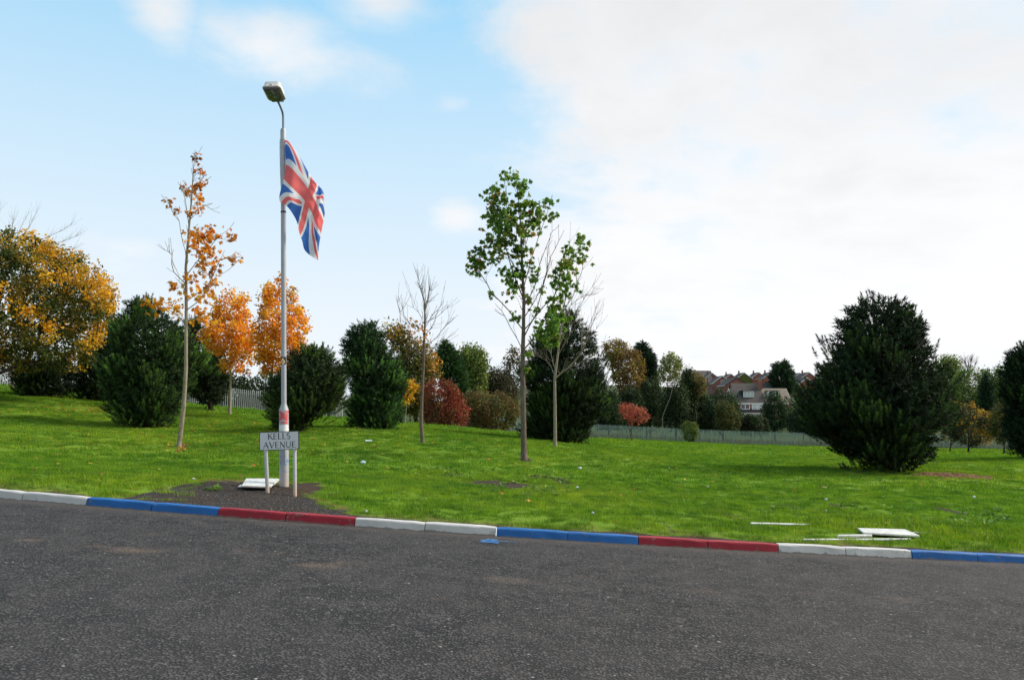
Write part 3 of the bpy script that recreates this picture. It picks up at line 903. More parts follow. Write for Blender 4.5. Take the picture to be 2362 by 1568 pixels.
pine('pine_tree', 'bluish dark pine half hidden between the yellow tree and the rounded pine', *z1(460, 1222), 47,
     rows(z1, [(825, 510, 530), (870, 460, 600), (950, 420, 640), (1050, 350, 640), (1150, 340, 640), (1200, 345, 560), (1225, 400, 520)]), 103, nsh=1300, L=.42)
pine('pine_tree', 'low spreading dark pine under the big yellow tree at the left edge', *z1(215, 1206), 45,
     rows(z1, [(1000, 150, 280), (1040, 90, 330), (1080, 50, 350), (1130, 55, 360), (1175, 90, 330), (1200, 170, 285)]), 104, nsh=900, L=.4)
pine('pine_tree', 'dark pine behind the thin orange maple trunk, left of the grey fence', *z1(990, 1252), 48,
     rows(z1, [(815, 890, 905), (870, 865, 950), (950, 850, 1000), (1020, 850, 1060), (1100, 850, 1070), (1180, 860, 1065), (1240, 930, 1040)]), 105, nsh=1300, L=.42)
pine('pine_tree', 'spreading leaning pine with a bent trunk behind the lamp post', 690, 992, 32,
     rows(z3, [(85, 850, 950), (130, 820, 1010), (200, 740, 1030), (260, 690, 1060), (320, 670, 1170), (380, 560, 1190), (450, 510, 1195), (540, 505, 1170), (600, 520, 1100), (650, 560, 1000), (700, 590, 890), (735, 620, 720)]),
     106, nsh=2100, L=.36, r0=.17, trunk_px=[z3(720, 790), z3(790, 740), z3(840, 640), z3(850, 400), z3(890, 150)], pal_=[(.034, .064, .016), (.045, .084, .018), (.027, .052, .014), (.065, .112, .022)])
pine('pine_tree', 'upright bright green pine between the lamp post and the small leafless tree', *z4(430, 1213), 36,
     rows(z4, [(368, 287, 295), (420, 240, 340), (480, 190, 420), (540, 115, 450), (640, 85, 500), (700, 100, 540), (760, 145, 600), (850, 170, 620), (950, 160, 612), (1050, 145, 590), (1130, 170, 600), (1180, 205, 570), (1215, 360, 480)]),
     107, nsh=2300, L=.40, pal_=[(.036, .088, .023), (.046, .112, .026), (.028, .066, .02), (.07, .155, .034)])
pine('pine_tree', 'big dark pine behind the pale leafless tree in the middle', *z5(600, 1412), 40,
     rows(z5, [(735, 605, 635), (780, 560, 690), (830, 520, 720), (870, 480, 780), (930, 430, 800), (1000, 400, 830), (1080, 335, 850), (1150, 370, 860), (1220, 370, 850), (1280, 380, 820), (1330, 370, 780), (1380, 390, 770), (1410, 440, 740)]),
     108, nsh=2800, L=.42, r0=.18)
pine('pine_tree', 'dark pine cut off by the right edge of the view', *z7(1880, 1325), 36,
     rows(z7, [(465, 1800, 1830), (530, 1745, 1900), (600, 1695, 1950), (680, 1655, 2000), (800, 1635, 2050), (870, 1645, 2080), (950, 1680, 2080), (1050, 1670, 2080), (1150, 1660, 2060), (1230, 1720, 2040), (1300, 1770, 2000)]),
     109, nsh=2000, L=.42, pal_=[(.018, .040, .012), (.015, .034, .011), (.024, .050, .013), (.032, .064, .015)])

# ------------------------------------------------------------------ near broad-leaved trees
ORANGE = [(.80, .35, .025), (.78, .29, .02), (.84, .44, .04), (.72, .27, .02)]


def maple_cols(C, r):
    t = np.clip((C[:, 2] - 5.5) / 4.0, 0, 1)[:, None]
    return np.clip((pal(ORANGE, len(C), r) * (1 - t) + pal([(.44, .13, .035), (.52, .16, .03), (.36, .13, .04)], len(C), r) * t), 0, 1)


bare_tree('maple_tree', 'tall thin maple with sparse orange leaves left of the lamp post', 412, 1031, 25,
          [(845, 1430), (858, 1250), (868, 1080), (870, 800), (868, 600), (880, 450), (895, 280), (903, 150), (911, 50)],
          [[(868, 860), (800, 810), (730, 770)], [(870, 760), (920, 720), (980, 690)], [(868, 640), (930, 560), (1000, 480), (1060, 430)], [(870, 690), (810, 620), (800, 540), (775, 520)],
           [(872, 560), (850, 480), (830, 380), (780, 300)], [(885, 400), (860, 260), (830, 200)], [(880, 790), (960, 730), (1040, 570), (1100, 555)], [(868, 860), (910, 840), (945, 830)],
           [(866, 720), (825, 660), (800, 600)], [(890, 330), (930, 300), (960, 310)], [(897, 250), (930, 210), (955, 170)], [(875, 500), (930, 470), (985, 450)]],
          201, r0=.072, bark=BARK_GREY, twigs=90, conv=z1, shape='maple', size=.125, per=34, lf=.058, rtip=.006,
          leaves=[(a, b, c * .0066) for a, b, c in [(935, 105, 12), (960, 170, 14), (945, 210, 12), (930, 235, 14), (935, 270, 12), (955, 310, 20), (935, 340, 16), (890, 350, 10), (860, 240, 12), (830, 210, 16), (790, 300, 16), (815, 325, 10),
                  (905, 425, 20), (950, 450, 28), (1000, 450, 28), (1045, 430, 22), (925, 490, 25), (975, 500, 30), (945, 540, 32), (985, 550, 30), (960, 590, 30), (940, 605, 20), (1050, 550, 16), (1095, 555, 20), (905, 655, 22), (950, 690, 30), (975, 700, 25),
                  (930, 720, 25), (985, 660, 15), (850, 700, 18), (820, 690, 10), (735, 775, 28), (720, 760, 18), (790, 790, 20), (820, 800, 20), (860, 770, 20), (845, 790, 20), (930, 830, 30), (900, 800, 15), (940, 850, 18), (870, 850, 10)]], palette=maple_cols)


def cmaple(C, r):
    c = pal([(.15, .26, .036), (.12, .22, .03), (.20, .30, .05), (.09, .18, .026)], len(C), r)
    k = r.uniform(0, 1, len(C)); c[k > .96] = (.42, .17, .035); c[(k > .90) & (k < .96)] = (.26, .28, .04); return c


bare_tree('maple_tree', 'green leaved maple with bare lower limbs standing in the middle of the lawn', 1208, 1061, 27,
          [(408, 1490), (402, 1250), (400, 1090), (400, 950), (403, 850), (405, 700), (398, 560), (392, 400), (385, 250), (375, 150)],
          [[(395, 945), (335, 830), (310, 780), (275, 735)], [(392, 835), (330, 750), (245, 665), (190, 570), (160, 520)], [(408, 960), (470, 860), (540, 750), (580, 600), (610, 480), (685, 430)], [(403, 700), (350, 560), (320, 450), (290, 330), (250, 240)],
           [(400, 640), (440, 500), (480, 380), (530, 240)], [(405, 720), (470, 600), (510, 450), (545, 360)], [(400, 800), (500, 620), (540, 480), (580, 400)], [(395, 560), (350, 400), (320, 250), (310, 110)], [(390, 400), (380, 200), (362, 80)],
           [(395, 480), (440, 330), (460, 220)], [(400, 850), (480, 760), (560, 690), (640, 640)], [(402, 1000), (450, 985), (510, 930)], [(405, 900), (460, 780), (520, 560), (530, 420)], [(400, 620), (330, 480), (260, 430), (235, 390)]],
          202, r0=.115, bark=BARK, twigs=150, conv=z5, shape='maple', size=.128, per=52, lf=.082, rtip=.006,
          leaves=[(a, b, c * .0068) for a, b, c in [(360, 75, 16), (310, 105, 20), (262, 140, 18), (230, 185, 18), (405, 140, 14), (380, 165, 22), (300, 200, 22), (265, 195, 15), (400, 200, 30), (460, 215, 28), (530, 225, 18), (490, 265, 22), (540, 280, 22), (250, 245, 30),
                  (230, 265, 20), (300, 260, 35), (350, 270, 30), (400, 250, 35), (440, 300, 28), (290, 320, 30), (330, 330, 30), (380, 330, 30), (270, 370, 30), (320, 350, 25), (235, 395, 22), (260, 430, 25), (400, 380, 25), (480, 320, 20), (190, 465, 22), (150, 500, 25),
                  (170, 540, 28), (200, 520, 20), (260, 515, 15), (290, 480, 18), (350, 450, 25), (390, 460, 22), (420, 440, 20), (300, 550, 15), (330, 600, 30), (350, 640, 22), (440, 520, 20), (400, 560, 20), (460, 600, 18), (430, 690, 15), (470, 740, 15), (490, 640, 12),
                  (615, 450, 18), (690, 425, 24), (690, 500, 28), (640, 520, 22), (600, 530, 25), (590, 580, 25), (610, 600, 22), (570, 620, 22), (630, 650, 24), (600, 680, 20), (545, 700, 18), (570, 740, 22), (550, 790, 30), (520, 830, 32), (560, 830, 28), (530, 880, 28),
                  (480, 890, 20), (550, 900, 22), (600, 790, 14), (370, 790, 15), (245, 665, 10), (375, 570, 25), (310, 400, 25), (420, 1045, 8), (425, 965, 8)]], palette=cmaple)

bare_tree('bare_tree', 'small leafless tree with a dark trunk beside the red bush', 975, 1021, 30,
          [(735, 1325), (715, 1180), (722, 950), (735, 700), (740, 520), (745, 400), (742, 250), (715, 150), (690, 50)],
          [[(738, 560), (720, 370), (650, 280), (615, 120)], [(735, 690), (650, 520), (560, 400), (540, 250)], [(740, 480), (640, 420), (590, 350), (575, 270)], [(745, 380), (755, 250), (750, 120)], [(746, 350), (770, 250), (780, 120)], [(745, 450), (790, 350), (860, 270), (880, 160)],
           [(748, 400), (830, 360), (905, 290)], [(742, 590), (830, 520), (900, 430), (930, 360)], [(745, 500), (790, 440), (825, 410)], [(738, 640), (820, 580), (890, 540), (930, 500)], [(737, 700), (780, 660), (830, 590)], [(735, 700), (690, 620), (650, 540)], [(745, 300), (765, 200), (775, 150)], [(735, 250), (720, 180), (700, 120)]],
          203, r0=.08, bark=BARK, twigs=190, conv=z4, rtip=.0045, spread=.22, size=.12, per=18, palette=[(.35, .22, .04), (.16, .17, .035), (.42, .16, .03)],
          leaves=[(690, 410, .12), (625, 440, .16), (740, 500, .2), (700, 450, .15), (660, 420, .1), (770, 560, .15)])
bare_tree('bare_tree', 'pale leafless tree in front of the big middle pine', 1280, 1029, 33.5,
          [(563, 1425), (560, 1250), (558, 1090), (570, 1000), (585, 880), (600, 760), (620, 640), (640, 480)],
          [[(560, 1100), (620, 1040), (690, 960), (720, 860), (760, 740)], [(565, 1050), (540, 960), (500, 900)], [(560, 1080), (520, 1000), (480, 970)], [(580, 920), (650, 780), (700, 700), (740, 640)], [(600, 760), (650, 680), (690, 560)], [(690, 960), (740, 880), (785, 800)], [(620, 1040), (720, 990), (780, 940)],
           [(585, 880), (600, 700), (590, 580)], [(590, 840), (640, 720), (690, 680), (745, 660)], [(690, 960), (700, 850), (690, 800)], [(575, 980), (630, 880), (660, 790)], [(610, 700), (620, 560), (630, 420)], [(710, 920), (740, 830), (760, 780)], [(600, 800), (560, 650), (540, 520)]],
          204, r0=.085, bark=BARK_PALE, twigs=260, conv=z5, rtip=.0045, spread=.24)

foliage_tree('field_maple', 'big yellow and green bushy tree at the left edge of the lawn', *z1(-60, 1215), 39,
             rows(z1, [(430, -90, 130), (480, -230, 190), (520, -300, 335), (570, -350, 395), (630, -400, 480), (700, -420, 480), (780, -420, 490), (850, -400, 460), (900, -400, 410), (950, -350, 420), (1000, -330, 395), (1050, -250, 310)]),
             [(.055, .08, .016), (.04, .062, .014), (.10, .11, .02), (.22, .16, .02)], 301, ncl=950, per=64, cr=.5, size=.155, r0=.17, split=.93, outer=[(.70, .36, .02), (.76, .40, .025), (.60, .31, .02), (.46, .29, .025)], shell=.55, bark=BARK_DARK,
             trunk_px=[z1(-60, 1215), z1(-50, 1000), z1(0, 750), z1(60, 500)])
bare_tree('bare_tree', 'bare twiggy treetop rising above the yellow tree at the left edge', *z1(60, 1190), 52,
          [(60, 1190), (60, 900), (55, 650), (50, 480), (60, 380)], [[(55, 600), (-40, 450), (-60, 380)], [(55, 650), (150, 480), (270, 430), (320, 400)], [(50, 500), (90, 400), (110, 340)], [(50, 520), (130, 420), (165, 350)], [(50, 560), (-10, 430), (10, 340)], [(55, 620), (200, 500), (300, 480), (360, 460)], [(55, 640), (220, 520), (330, 510)]],
          302, r0=.09, bark=BARK_PALE, twigs=260, conv=z1, rtip=.003, spread=.30)
foliage_tree('orange_maple', 'young orange maple left of the lamp post in front of the grey fence', 530, 956, 45,
             [(655, 532, 548), (680, 508, 560), (710, 494, 568), (740, 480, 582), (770, 470, 590), (800, 478, 590), (830, 510, 588), (855, 520, 565)], ORANGE, 303, ncl=190, per=40, cr=.42, size=.17, r0=.09, bark=BARK_GREY, shell=.35,
             trunk_px=[(530, 956), (532, 850), (536, 720)])
foliage_tree('orange_maple', 'fuller orange maple directly behind the lamp post', 626, 968, 43,
             [(645, 632, 655), (670, 612, 678), (700, 604, 690), (725, 600, 706), (750, 592, 708), (780, 586, 703), (810, 592, 702), (840, 602, 678), (862, 612, 648)], ORANGE, 304, ncl=230, per=40, cr=.42, size=.17, r0=.09, bark=BARK_GREY, shell=.35, outer=[(.78, .36, .03), (.7, .27, .02)],
             trunk_px=[(626, 968), (628, 860), (640, 720)])

# ------------------------------------------------------------------ trees and shrubs round the fence and beyond
OLIVE = [(.10, .105, .03), (.13, .12, .03), (.08, .095, .025), (.15, .125, .035)]
GREEN = [(.10, .155, .026), (.13, .19, .032), (.075, .12, .022), (.16, .21, .035)]
DARKG = [(.022, .042, .014), (.03, .052, .016), (.018, .034, .012), (.04, .062, .018)]
PALEG = [(.18, .22, .045), (.14, .19, .04), (.22, .24, .05)]
RED = [(.20, .05, .024), (.24, .06, .028), (.16, .055, .026), (.21, .095, .035)]
BROWN = [(.14, .085, .03), (.18, .10, .035), (.11, .075, .028), (.20, .12, .03)]
YEL = [(.32, .22, .03), (.26, .18, .03), (.20, .16, .03), (.24, .13, .035)]
kw = dict(leafm=LEAF_DULL, bark=BARK_DARK)
foliage_tree('autumn_tree', 'olive tree with orange patches behind the bright green pine', *z4(690, 1170), 62,
             rows(z4, [(430, 450, 490), (470, 430, 590), (530, 500, 620), (600, 520, 740), (680, 540, 830), (780, 560, 830), (880, 560, 800), (1000, 560, 760), (1100, 580, 740)]), OLIVE, 401, ncl=300, per=36, cr=.8, size=.24, r0=.16, outer=[(.42, .19, .025), (.30, .18, .03), (.14, .13, .03)], **kw)
foliage_tree('yellow_sapling', 'small bright yellow sapling beside the bright green pine', *z4(590, 1150), 52,
             rows(z4, [(850, 610, 650), (890, 585, 675), (930, 575, 675), (970, 555, 650), (1000, 560, 610)]), [(.70, .38, .02), (.62, .32, .02)], 402, ncl=50, per=30, cr=.35, size=.17, r0=.05, bark=BARK_GREY)
cypress('conifer_tree', 'pointed green conifer above the red bush', *z4(930, 1150), 78,
        rows(z4, [(540, 900, 915), (580, 870, 945), (640, 835, 985), (700, 830, 1020), (780, 830, 1050), (860, 860, 1070), (940, 920, 1070), (1100, 900, 1060)]), 403, n=2600, L=.85, palette=[(.03, .075, .018), (.04, .095, .02), (.02, .055, .015)])
foliage_tree('birch_tree', 'round pale green tree right of the pointed conifer above the red bush', *z4(1110, 1160), 84,
             rows(z4, [(590, 1060, 1150), (620, 1000, 1190), (680, 990, 1220), (740, 1010, 1215), (800, 1040, 1200), (880, 1060, 1190), (960, 1070, 1200), (1080, 1060, 1200)]), PALEG + GREEN, 404, ncl=260, per=34, cr=.85, size=.26, r0=.16, **kw)
foliage_tree('red_bush', 'rounded dark red autumn bush in front of the fence', *z4(900, 1195), 58,
             rows(z4, [(840, 800, 860), (860, 770, 930), (900, 745, 980), (960, 735, 1010), (1020, 735, 1050), (1080, 735, 1065), (1140, 740, 1060), (1190, 745, 1050)]), RED, 405, ncl=380, per=34, cr=.42, size=.15, r0=.06, cat='bush', shell=.6, leafm=LEAF_DULL, bark=BARK_DARK,
             outer=[(.27, .045, .03), (.23, .04, .026), (.24, .10, .035)])
foliage_tree('olive_bush', 'broad olive brown thicket between the red bush and the middle pine', *z4(1230, 1215), 66,
             rows(z4, [(930, 1100, 1180), (950, 1070, 1330), (990, 1040, 1420), (1040, 1040, 1470), (1100, 1050, 1470), (1150, 1060, 1430), (1210, 1070, 1380)]), BROWN + OLIVE, 406, ncl=420, per=34, cr=.5, size=.17, r0=.06, cat='bush', shell=.6, **kw)
foliage_tree('dark_tree', 'dark brown tree behind the olive thicket, left of the middle maple trunk', *z4(1290, 1150), 92,
             rows(z4, [(770, 1230, 1330), (800, 1200, 1360), (860, 1190, 1400), (950, 1180, 1420), (1050, 1180, 1420)]), [(.05, .05, .022), (.04, .045, .018), (.07, .055, .025)], 407, ncl=220, per=34, cr=.95, size=.3, r0=.16, **kw)
foliage_tree('thin_tree', 'loose thin crowned tree seen just left of the middle maple trunk', *z5(350, 1330), 88,
             rows(z5, [(940, 330, 390), (980, 312, 400), (1030, 300, 400), (1090, 300, 400), (1200, 310, 390)]), [(.10, .09, .05), (.07, .08, .03), (.12, .08, .04)], 408, ncl=130, per=22, cr=.7, size=.24, r0=.12, **kw)
# dark planting behind the grey fence on the left
for i, (a, b, t, lab) in enumerate([(380, 500, 850, 'dark tree just behind the grey fence, left of the orange maple trunk'), (500, 580, 862, 'dark tree behind the grey fence between the two orange maples'), (560, 660, 868, 'dark tree behind the grey fence, nearest the lamp post'),
                                    (640, 760, 872, 'dark tree low behind the leaning pine'), (150, 260, 835, 'dark tree far behind the bluish pine at the left'), (-60, 60, 800, 'dark tree beyond the fence at the left edge')]):
    foliage_tree('dark_tree', lab, (a + b) / 2, 940, 78 + 3 * (i % 3), [(t, a + 25, b - 25), (t + 20, a + 5, b - 5), (t + 50, a, b), (t + 85, a, b), (t + 110, a + 5, b - 5)], DARKG + [(.05, .055, .02)], 420 + i, ncl=150, per=32, cr=.9, size=.28, r0=.15, **kw)
# beyond the green fence, left to right
foliage_tree('poplar_tree', 'tall yellow brown tree behind the fence right of the middle pine', *z6(330, 1150), 122,
             rows(z6, [(295, 220, 290), (330, 140, 350), (380, 130, 400), (440, 160, 500), (520, 190, 550), (600, 200, 565), (680, 220, 560), (760, 250, 530), (850, 280, 480)]), YEL + BROWN, 431, ncl=420, per=26, cr=.8, size=.30, r0=.2, shell=.3, **kw)
cypress('conifer_tree', 'dark pointed conifer beside the tall yellow brown tree', *z6(590, 1150), 128,
        rows(z6, [(315, 535, 545), (360, 490, 600), (430, 460, 640), (500, 470, 675), (580, 520, 685), (680, 500, 690), (820, 520, 700), (1000, 520, 700)]), 432, n=2400, L=1.2, palette=[(.02, .045, .02), (.028, .056, .022), (.015, .035, .016)])
foliage_tree('slender_tree', 'slender pale green tree on a thin pale trunk behind the fence', *z6(745, 1195), 112,
             rows(z6, [(410, 830, 860), (440, 820, 900), (480, 730, 910), (530, 710, 945), (580, 740, 960), (630, 690, 930), (680, 690, 900), (720, 720, 860)]), PALEG + [(.20, .19, .06)], 433, ncl=150, per=24, cr=.6, size=.26, r0=.07, bark=BARK_PALE, leafm=LEAF_DULL, shell=.3,
             trunk_px=[z6(745, 1195), z6(750, 1080), z6(830, 880), z6(870, 700), z6(850, 450)])
dk = [((60, 330, 830, 1180), 'dark evergreen behind the fence just right of the middle pine'), ((280, 560, 800, 1180), 'dark evergreen mass behind the small red tree'), ((480, 760, 700, 1190), 'dark evergreen tree under the pointed conifer behind the fence'), ((760, 1010, 690, 1195), 'dark evergreen behind the slender pale trunk'),
      ((930, 1080, 590, 1190), 'dark green tree with rounded top left of the far houses'), ((1010, 1240, 800, 1200), 'dark evergreen below the straw coloured willow'), ((1170, 1560, 820, 1215), 'broad dark evergreen left of the white windowed house')]
for i, ((a, b, t, btm), lab) in enumerate(dk):
    m_ = b - a
    foliage_tree('evergreen_tree', lab, *z6((a + b) / 2, btm + 20), 114 + 3 * (i % 3), rows(z6, [(t, a + .38 * m_, b - .38 * m_), (t + 60, a + .2 * m_, b - .2 * m_), (t + 150, a + .06 * m_, b - .06 * m_), (t + 240, a, b), (max(t + 300, btm - 60), a - .02 * m_, b + .02 * m_), (max(t + 330, btm), a + .03 * m_, b - .03 * m_)]),
                 DARKG, 440 + i, ncl=300, per=32, cr=.9, size=.27, r0=.2, outer=[(.035, .065, .02), (.05, .08, .022)], **kw)
foliage_tree('willow_tree', 'straw coloured upright willow below the far houses', *z6(1100, 1190), 117,
             rows(z6, [(640, 1050, 1110), (690, 1000, 1180), (750, 990, 1195), (800, 1020, 1190), (850, 1040, 1170), (890, 1070, 1140)]), [(.20, .15, .05), (.24, .17, .06), (.13, .12, .035), (.10, .11, .03)], 450, ncl=110, per=30, cr=.6, size=.27, r0=.12, bark=BARK_PALE, leafm=LEAF_DULL)
foliage_tree('olive_bush', 'olive green bush behind the fence in front of the broad evergreen', *z6(1400, 1225), 108,
             rows(z6, [(930, 1340, 1400), (980, 1310, 1460), (1050, 1290, 1500), (1120, 1280, 1530), (1210, 1300, 1520)]), [(.085, .09, .02), (.11, .105, .025), (.06, .075, .018)], 451, ncl=170, per=32, cr=.65, size=.24, r0=.08, cat='bush', **kw)
foliage_tree('evergreen_tree', 'rounded dark green tree hiding the right end of the white windowed house', *z6(1900, 1240), 118,
             rows(z6, [(840, 1860, 1940), (880, 1825, 1985), (950, 1800, 2010), (1030, 1790, 2060), (1120, 1770, 2120), (1210, 1760, 2160)]), [(.03, .062, .02), (.04, .075, .022), (.025, .05, .016)], 452, ncl=300, per=32, cr=.75, size=.25, r0=.2, **kw)
for i, (a, b, t, lab) in enumerate([(1560, 1760, 1080, 'low dark brown shrubs under the white windowed house'), (1700, 1820, 1095, 'low dark shrub right of the house wall behind the fence'), (2060, 2330, 1000, 'dark shrub behind the fence left of the large lone pine'), (2150, 2380, 900, 'dark tree right behind the large lone pine')]):
    foliage_tree('dark_shrub', lab, *z6((a + b) / 2, 1245), 109 + 3 * (i % 2), rows(z6, [(t, a + 40, b - 40), (t + 40, a + 10, b - 10), (t + 90, a, b), (1240, a, b)]), DARKG + [(.06, .05, .025)], 460 + i, ncl=180, per=30, cr=.6, size=.24, r0=.08, cat='shrub', **kw)
cypress('conifer_tree', 'dark layered conifer among the far houses right of the brick gable', *z6(1985, 1000), 235,
        rows(z6, [(530, 1995, 2010), (560, 1885, 2050), (600, 1880, 2060), (650, 1860, 2080), (720, 1850, 2090), (790, 1880, 2100), (850, 1940, 2090)]), 470, n=800, L=2.3, palette=[(.022, .05, .018), (.03, .066, .022), (.016, .038, .014)], droop=.2)
foliage_tree('small_red_tree', 'small pink red tree standing just in front of the green fence', 1458, 1018, 86,
             rows(z6, [(945, 318, 340), (980, 315, 500), (1010, 300, 560), (1050, 330, 590), (1090, 345, 610), (1120, 380, 600), (1155, 400, 500)]), [(.42, .085, .06), (.36, .10, .06), (.45, .12, .07)], 471, ncl=110, per=20, cr=.36, size=.17, r0=.05, leafm=LEAF_DULL, bark=BARK_DARK)
foliage_tree('green_bush', 'rounded yellow green bush against the green fence', 1588, 1021, 96,
             rows(z6, [(1140, 1010, 1080), (1165, 960, 1110), (1210, 945, 1115), (1260, 970, 1110), (1310, 985, 1090), (1345, 990, 1060)]), [(.10, .14, .025), (.13, .16, .03), (.08, .11, .02)], 472, ncl=130, per=30, cr=.36, size=.15, r0=.05, cat='bush', leafm=LEAF_DULL, bark=BARK_DARK)
# right-hand side behind the lone pine
foliage_tree('green_tree', 'light green spreading tree showing right of the large lone pine', *z7(1260, 1200), 150,
             rows(z7, [(575, 1200, 1270), (600, 1170, 1310), (650, 1160, 1335), (700, 1170, 1330), (800, 1170, 1330), (920, 1170, 1340), (1050, 1180, 1330)]), PALEG + GREEN, 481, ncl=320, per=30, cr=1.1, size=.38, r0=.25, **kw)
bare_tree('bare_tree', 'far leafless tree on the skyline right of the large lone pine', *z7(1410, 1150), 185,
          [(1410, 1150), (1408, 900), (1405, 720), (1400, 640)], [[(1406, 720), (1360, 650), (1345, 630)], [(1406, 710), (1440, 650), (1450, 630)], [(1404, 690), (1380, 630), (1375, 615)], [(1404, 690), (1420, 630), (1425, 612)]], 482, r0=.22, bark=BARK_DARK, twigs=160, conv=z7, rtip=.02, spread=.7)
foliage_tree('green_tree', 'broad mid green tree behind the orange tipped saplings', *z7(1420, 1220), 140,
             rows(z7, [(670, 1360, 1470), (700, 1320, 1540), (760, 1290, 1580), (830, 1270, 1610), (900, 1270, 1640), (1000, 1280, 1640), (1120, 1290, 1630)]), GREEN + PALEG[:1], 483, ncl=460, per=30, cr=1.1, size=.36, r0=.25, **kw)
cypress('conifer_tree', 'dark narrow conifer in front of the broad green tree at the right', *z7(1535, 1220), 132,
        rows(z7, [(700, 1525, 1535), (760, 1505, 1560), (850, 1490, 1580), (950, 1490, 1590), (1100, 1490, 1590)]), 484, n=1100, L=1.1)
foliage_tree('green_tree', 'green tree left of the pine at the right edge', *z7(1650, 1230), 136,
             rows(z7, [(640, 1640, 1700), (700, 1580, 1740), (800, 1560, 1760), (920, 1560, 1780), (1100, 1560, 1790)]), GREEN, 485, ncl=280, per=30, cr=1.1, size=.36, r0=.25, **kw)
ol = [(.52, .25, .03), (.44, .27, .035), (.36, .22, .035)]
foliage_tree('sapling_tree', 'slim orange tipped sapling nearest the large lone pine', *z7(1262, 1280), 84, rows(z7, [(900, 1300, 1330), (960, 1250, 1360), (1040, 1210, 1380), (1120, 1200, 1370), (1180, 1220, 1330)]), [(.05, .06, .02), (.07, .07, .02)], 486, ncl=130, per=26, cr=.5, size=.2, r0=.07, outer=ol, **kw)
foliage_tree('sapling_tree', 'broad olive and orange sapling on a dark trunk at the right', *z7(1400, 1290), 82, rows(z7, [(910, 1380, 1430), (960, 1330, 1440), (1010, 1320, 1570), (1060, 1300, 1600), (1120, 1290, 1610), (1180, 1310, 1560), (1225, 1380, 1450)]), [(.05, .06, .02), (.075, .075, .022), (.04, .045, .017)], 487, ncl=240, per=28, cr=.5, size=.2, r0=.10, outer=ol, **kw)
foliage_tree('sapling_tree', 'olive and yellow sapling nearest the right edge pine', *z7(1662, 1300), 79, rows(z7, [(890, 1650, 1700), (950, 1600, 1720), (1020, 1560, 1730), (1100, 1570, 1730), (1170, 1600, 1720), (1200, 1640, 1690)]), [(.12, .12, .03), (.09, .095, .025), (.06, .065, .02)], 488, ncl=170, per=28, cr=.5, size=.2, r0=.10, outer=[(.36, .24, .03), (.3, .2, .03)], **kw)

# ------------------------------------------------------------------ palisade fences
GALV = plain('galvanised_steel', (.33, .345, .35), .45, .5, .25, .12, 3.0)
GREENP = plain('green_fence_paint', (.19, .255, .225), .55, .35, 0, .18, .6)


def fence(name, label, path, mt, seed, hgt=1.8, panel=2.75):
    """palisade fence along (x, y) points: posts, rails and W-section pales"""
    path = [np.array(p, dtype=float) for p in path]
    pts = []
    for a, b in zip(path[:-1], path[1:]):
        n = max(1, int(round(np.linalg.norm(b - a) / panel)))
        pts += [a + (b - a) * k / n for k in range(n)]
    pts.append(path[-1]); pts = np.array(pts); zs = ground(pts[:, 0], pts[:, 1], False)
    root = empty(name, (pts[0][0], pts[0][1], zs[0])); tag(root, label, 'fence'); o = np.array([pts[0][0], pts[0][1], zs[0]])
    post_me = None; r = np.random.default_rng(seed); PV = []; PF = []
    for i, (p, z) in enumerate(zip(pts, zs)):
        if post_me is None:
            m_ = MB().box((0, .06, (hgt) / 2 - .15), (.055, .10, hgt + .2)); ob = m_.build('post', mt, root); post_me = ob.data
        else: ob = link('post', post_me, None, root)
        d = pts[min(i + 1, len(pts) - 1)] - pts[max(i - 1, 0)]; ob.rotation_euler = (0, 0, math.atan2(d[1], d[0]))
        ob.location = (p[0] - o[0], p[1] - o[1], z - o[2])
        if i == len(pts) - 1: break
        q = pts[i + 1]; zq = zs[i + 1]
        a3 = np.array([p[0], p[1], z]) - o; b3 = np.array([q[0], q[1], zq]) - o
        for h in (.32, hgt - .32):
            rm = MB().tube([a3 + [0, 0, h], b3 + [0, 0, h]], .028, 4); rm.build('rail', mt, root)
        L = np.linalg.norm(q - p); n = int(L / .155); t = (np.arange(n) + .5) / n
        base = a3[None] * (1 - t[:, None]) + b3[None] * t[:, None]
        u = (q - p) / L; nv = np.array([u[1], -u[0]])
        w2 = .0325
        prof = [(-w2, .0), (-w2 * .35, .018), (w2 * .35, .018), (w2, .0)]
        for bpos in base:
            k0 = len(PV); hh = hgt + r.normal(0, .006)
            for zz_ in (.05, hh - .08):
                for (s, e) in prof: PV.append((bpos[0] + u[0] * s + nv[0] * (e + .03), bpos[1] + u[1] * s + nv[1] * (e + .03), bpos[2] + zz_))
            PV.append((bpos[0] + nv[0] * .035, bpos[1] + nv[1] * .035, bpos[2] + hh))
            PF += [(k0 + j, k0 + j + 1, k0 + j + 5) for j in range(3)] + [(k0 + j, k0 + j + 5, k0 + j + 4) for j in range(3)] + [(k0 + 4 + j, k0 + 5 + j, k0 + 8) for j in range(3)]
    me = npmesh('pales', np.array(PV), np.array(PF)); ob = link('pales', me, mt, root); ob['kind'] = 'stuff'
    return root


def fp(u, Y):
    p = P(u, 960, Y); return (p[0], p[1])


fence('palisade_fence', 'grey galvanised palisade fence behind the orange maples at the left', [fp(-120, 57), fp(20, 60), fp(300, 63), fp(610, 66), fp(790, 72)], GALV, 1)
fence('palisade_fence', 'dark green palisade fence stretch under the olive thicket left of the middle pine', [fp(1040, 80), fp(1130, 84), fp(1200, 88)], GREENP, 2)
fence('palisade_fence', 'long green palisade fence across the foot of the lawn at the right', [fp(1230, 97), fp(1380, 100), fp(1640, 100), fp(1925, 100), fp(2420, 100)], GREENP, 3)

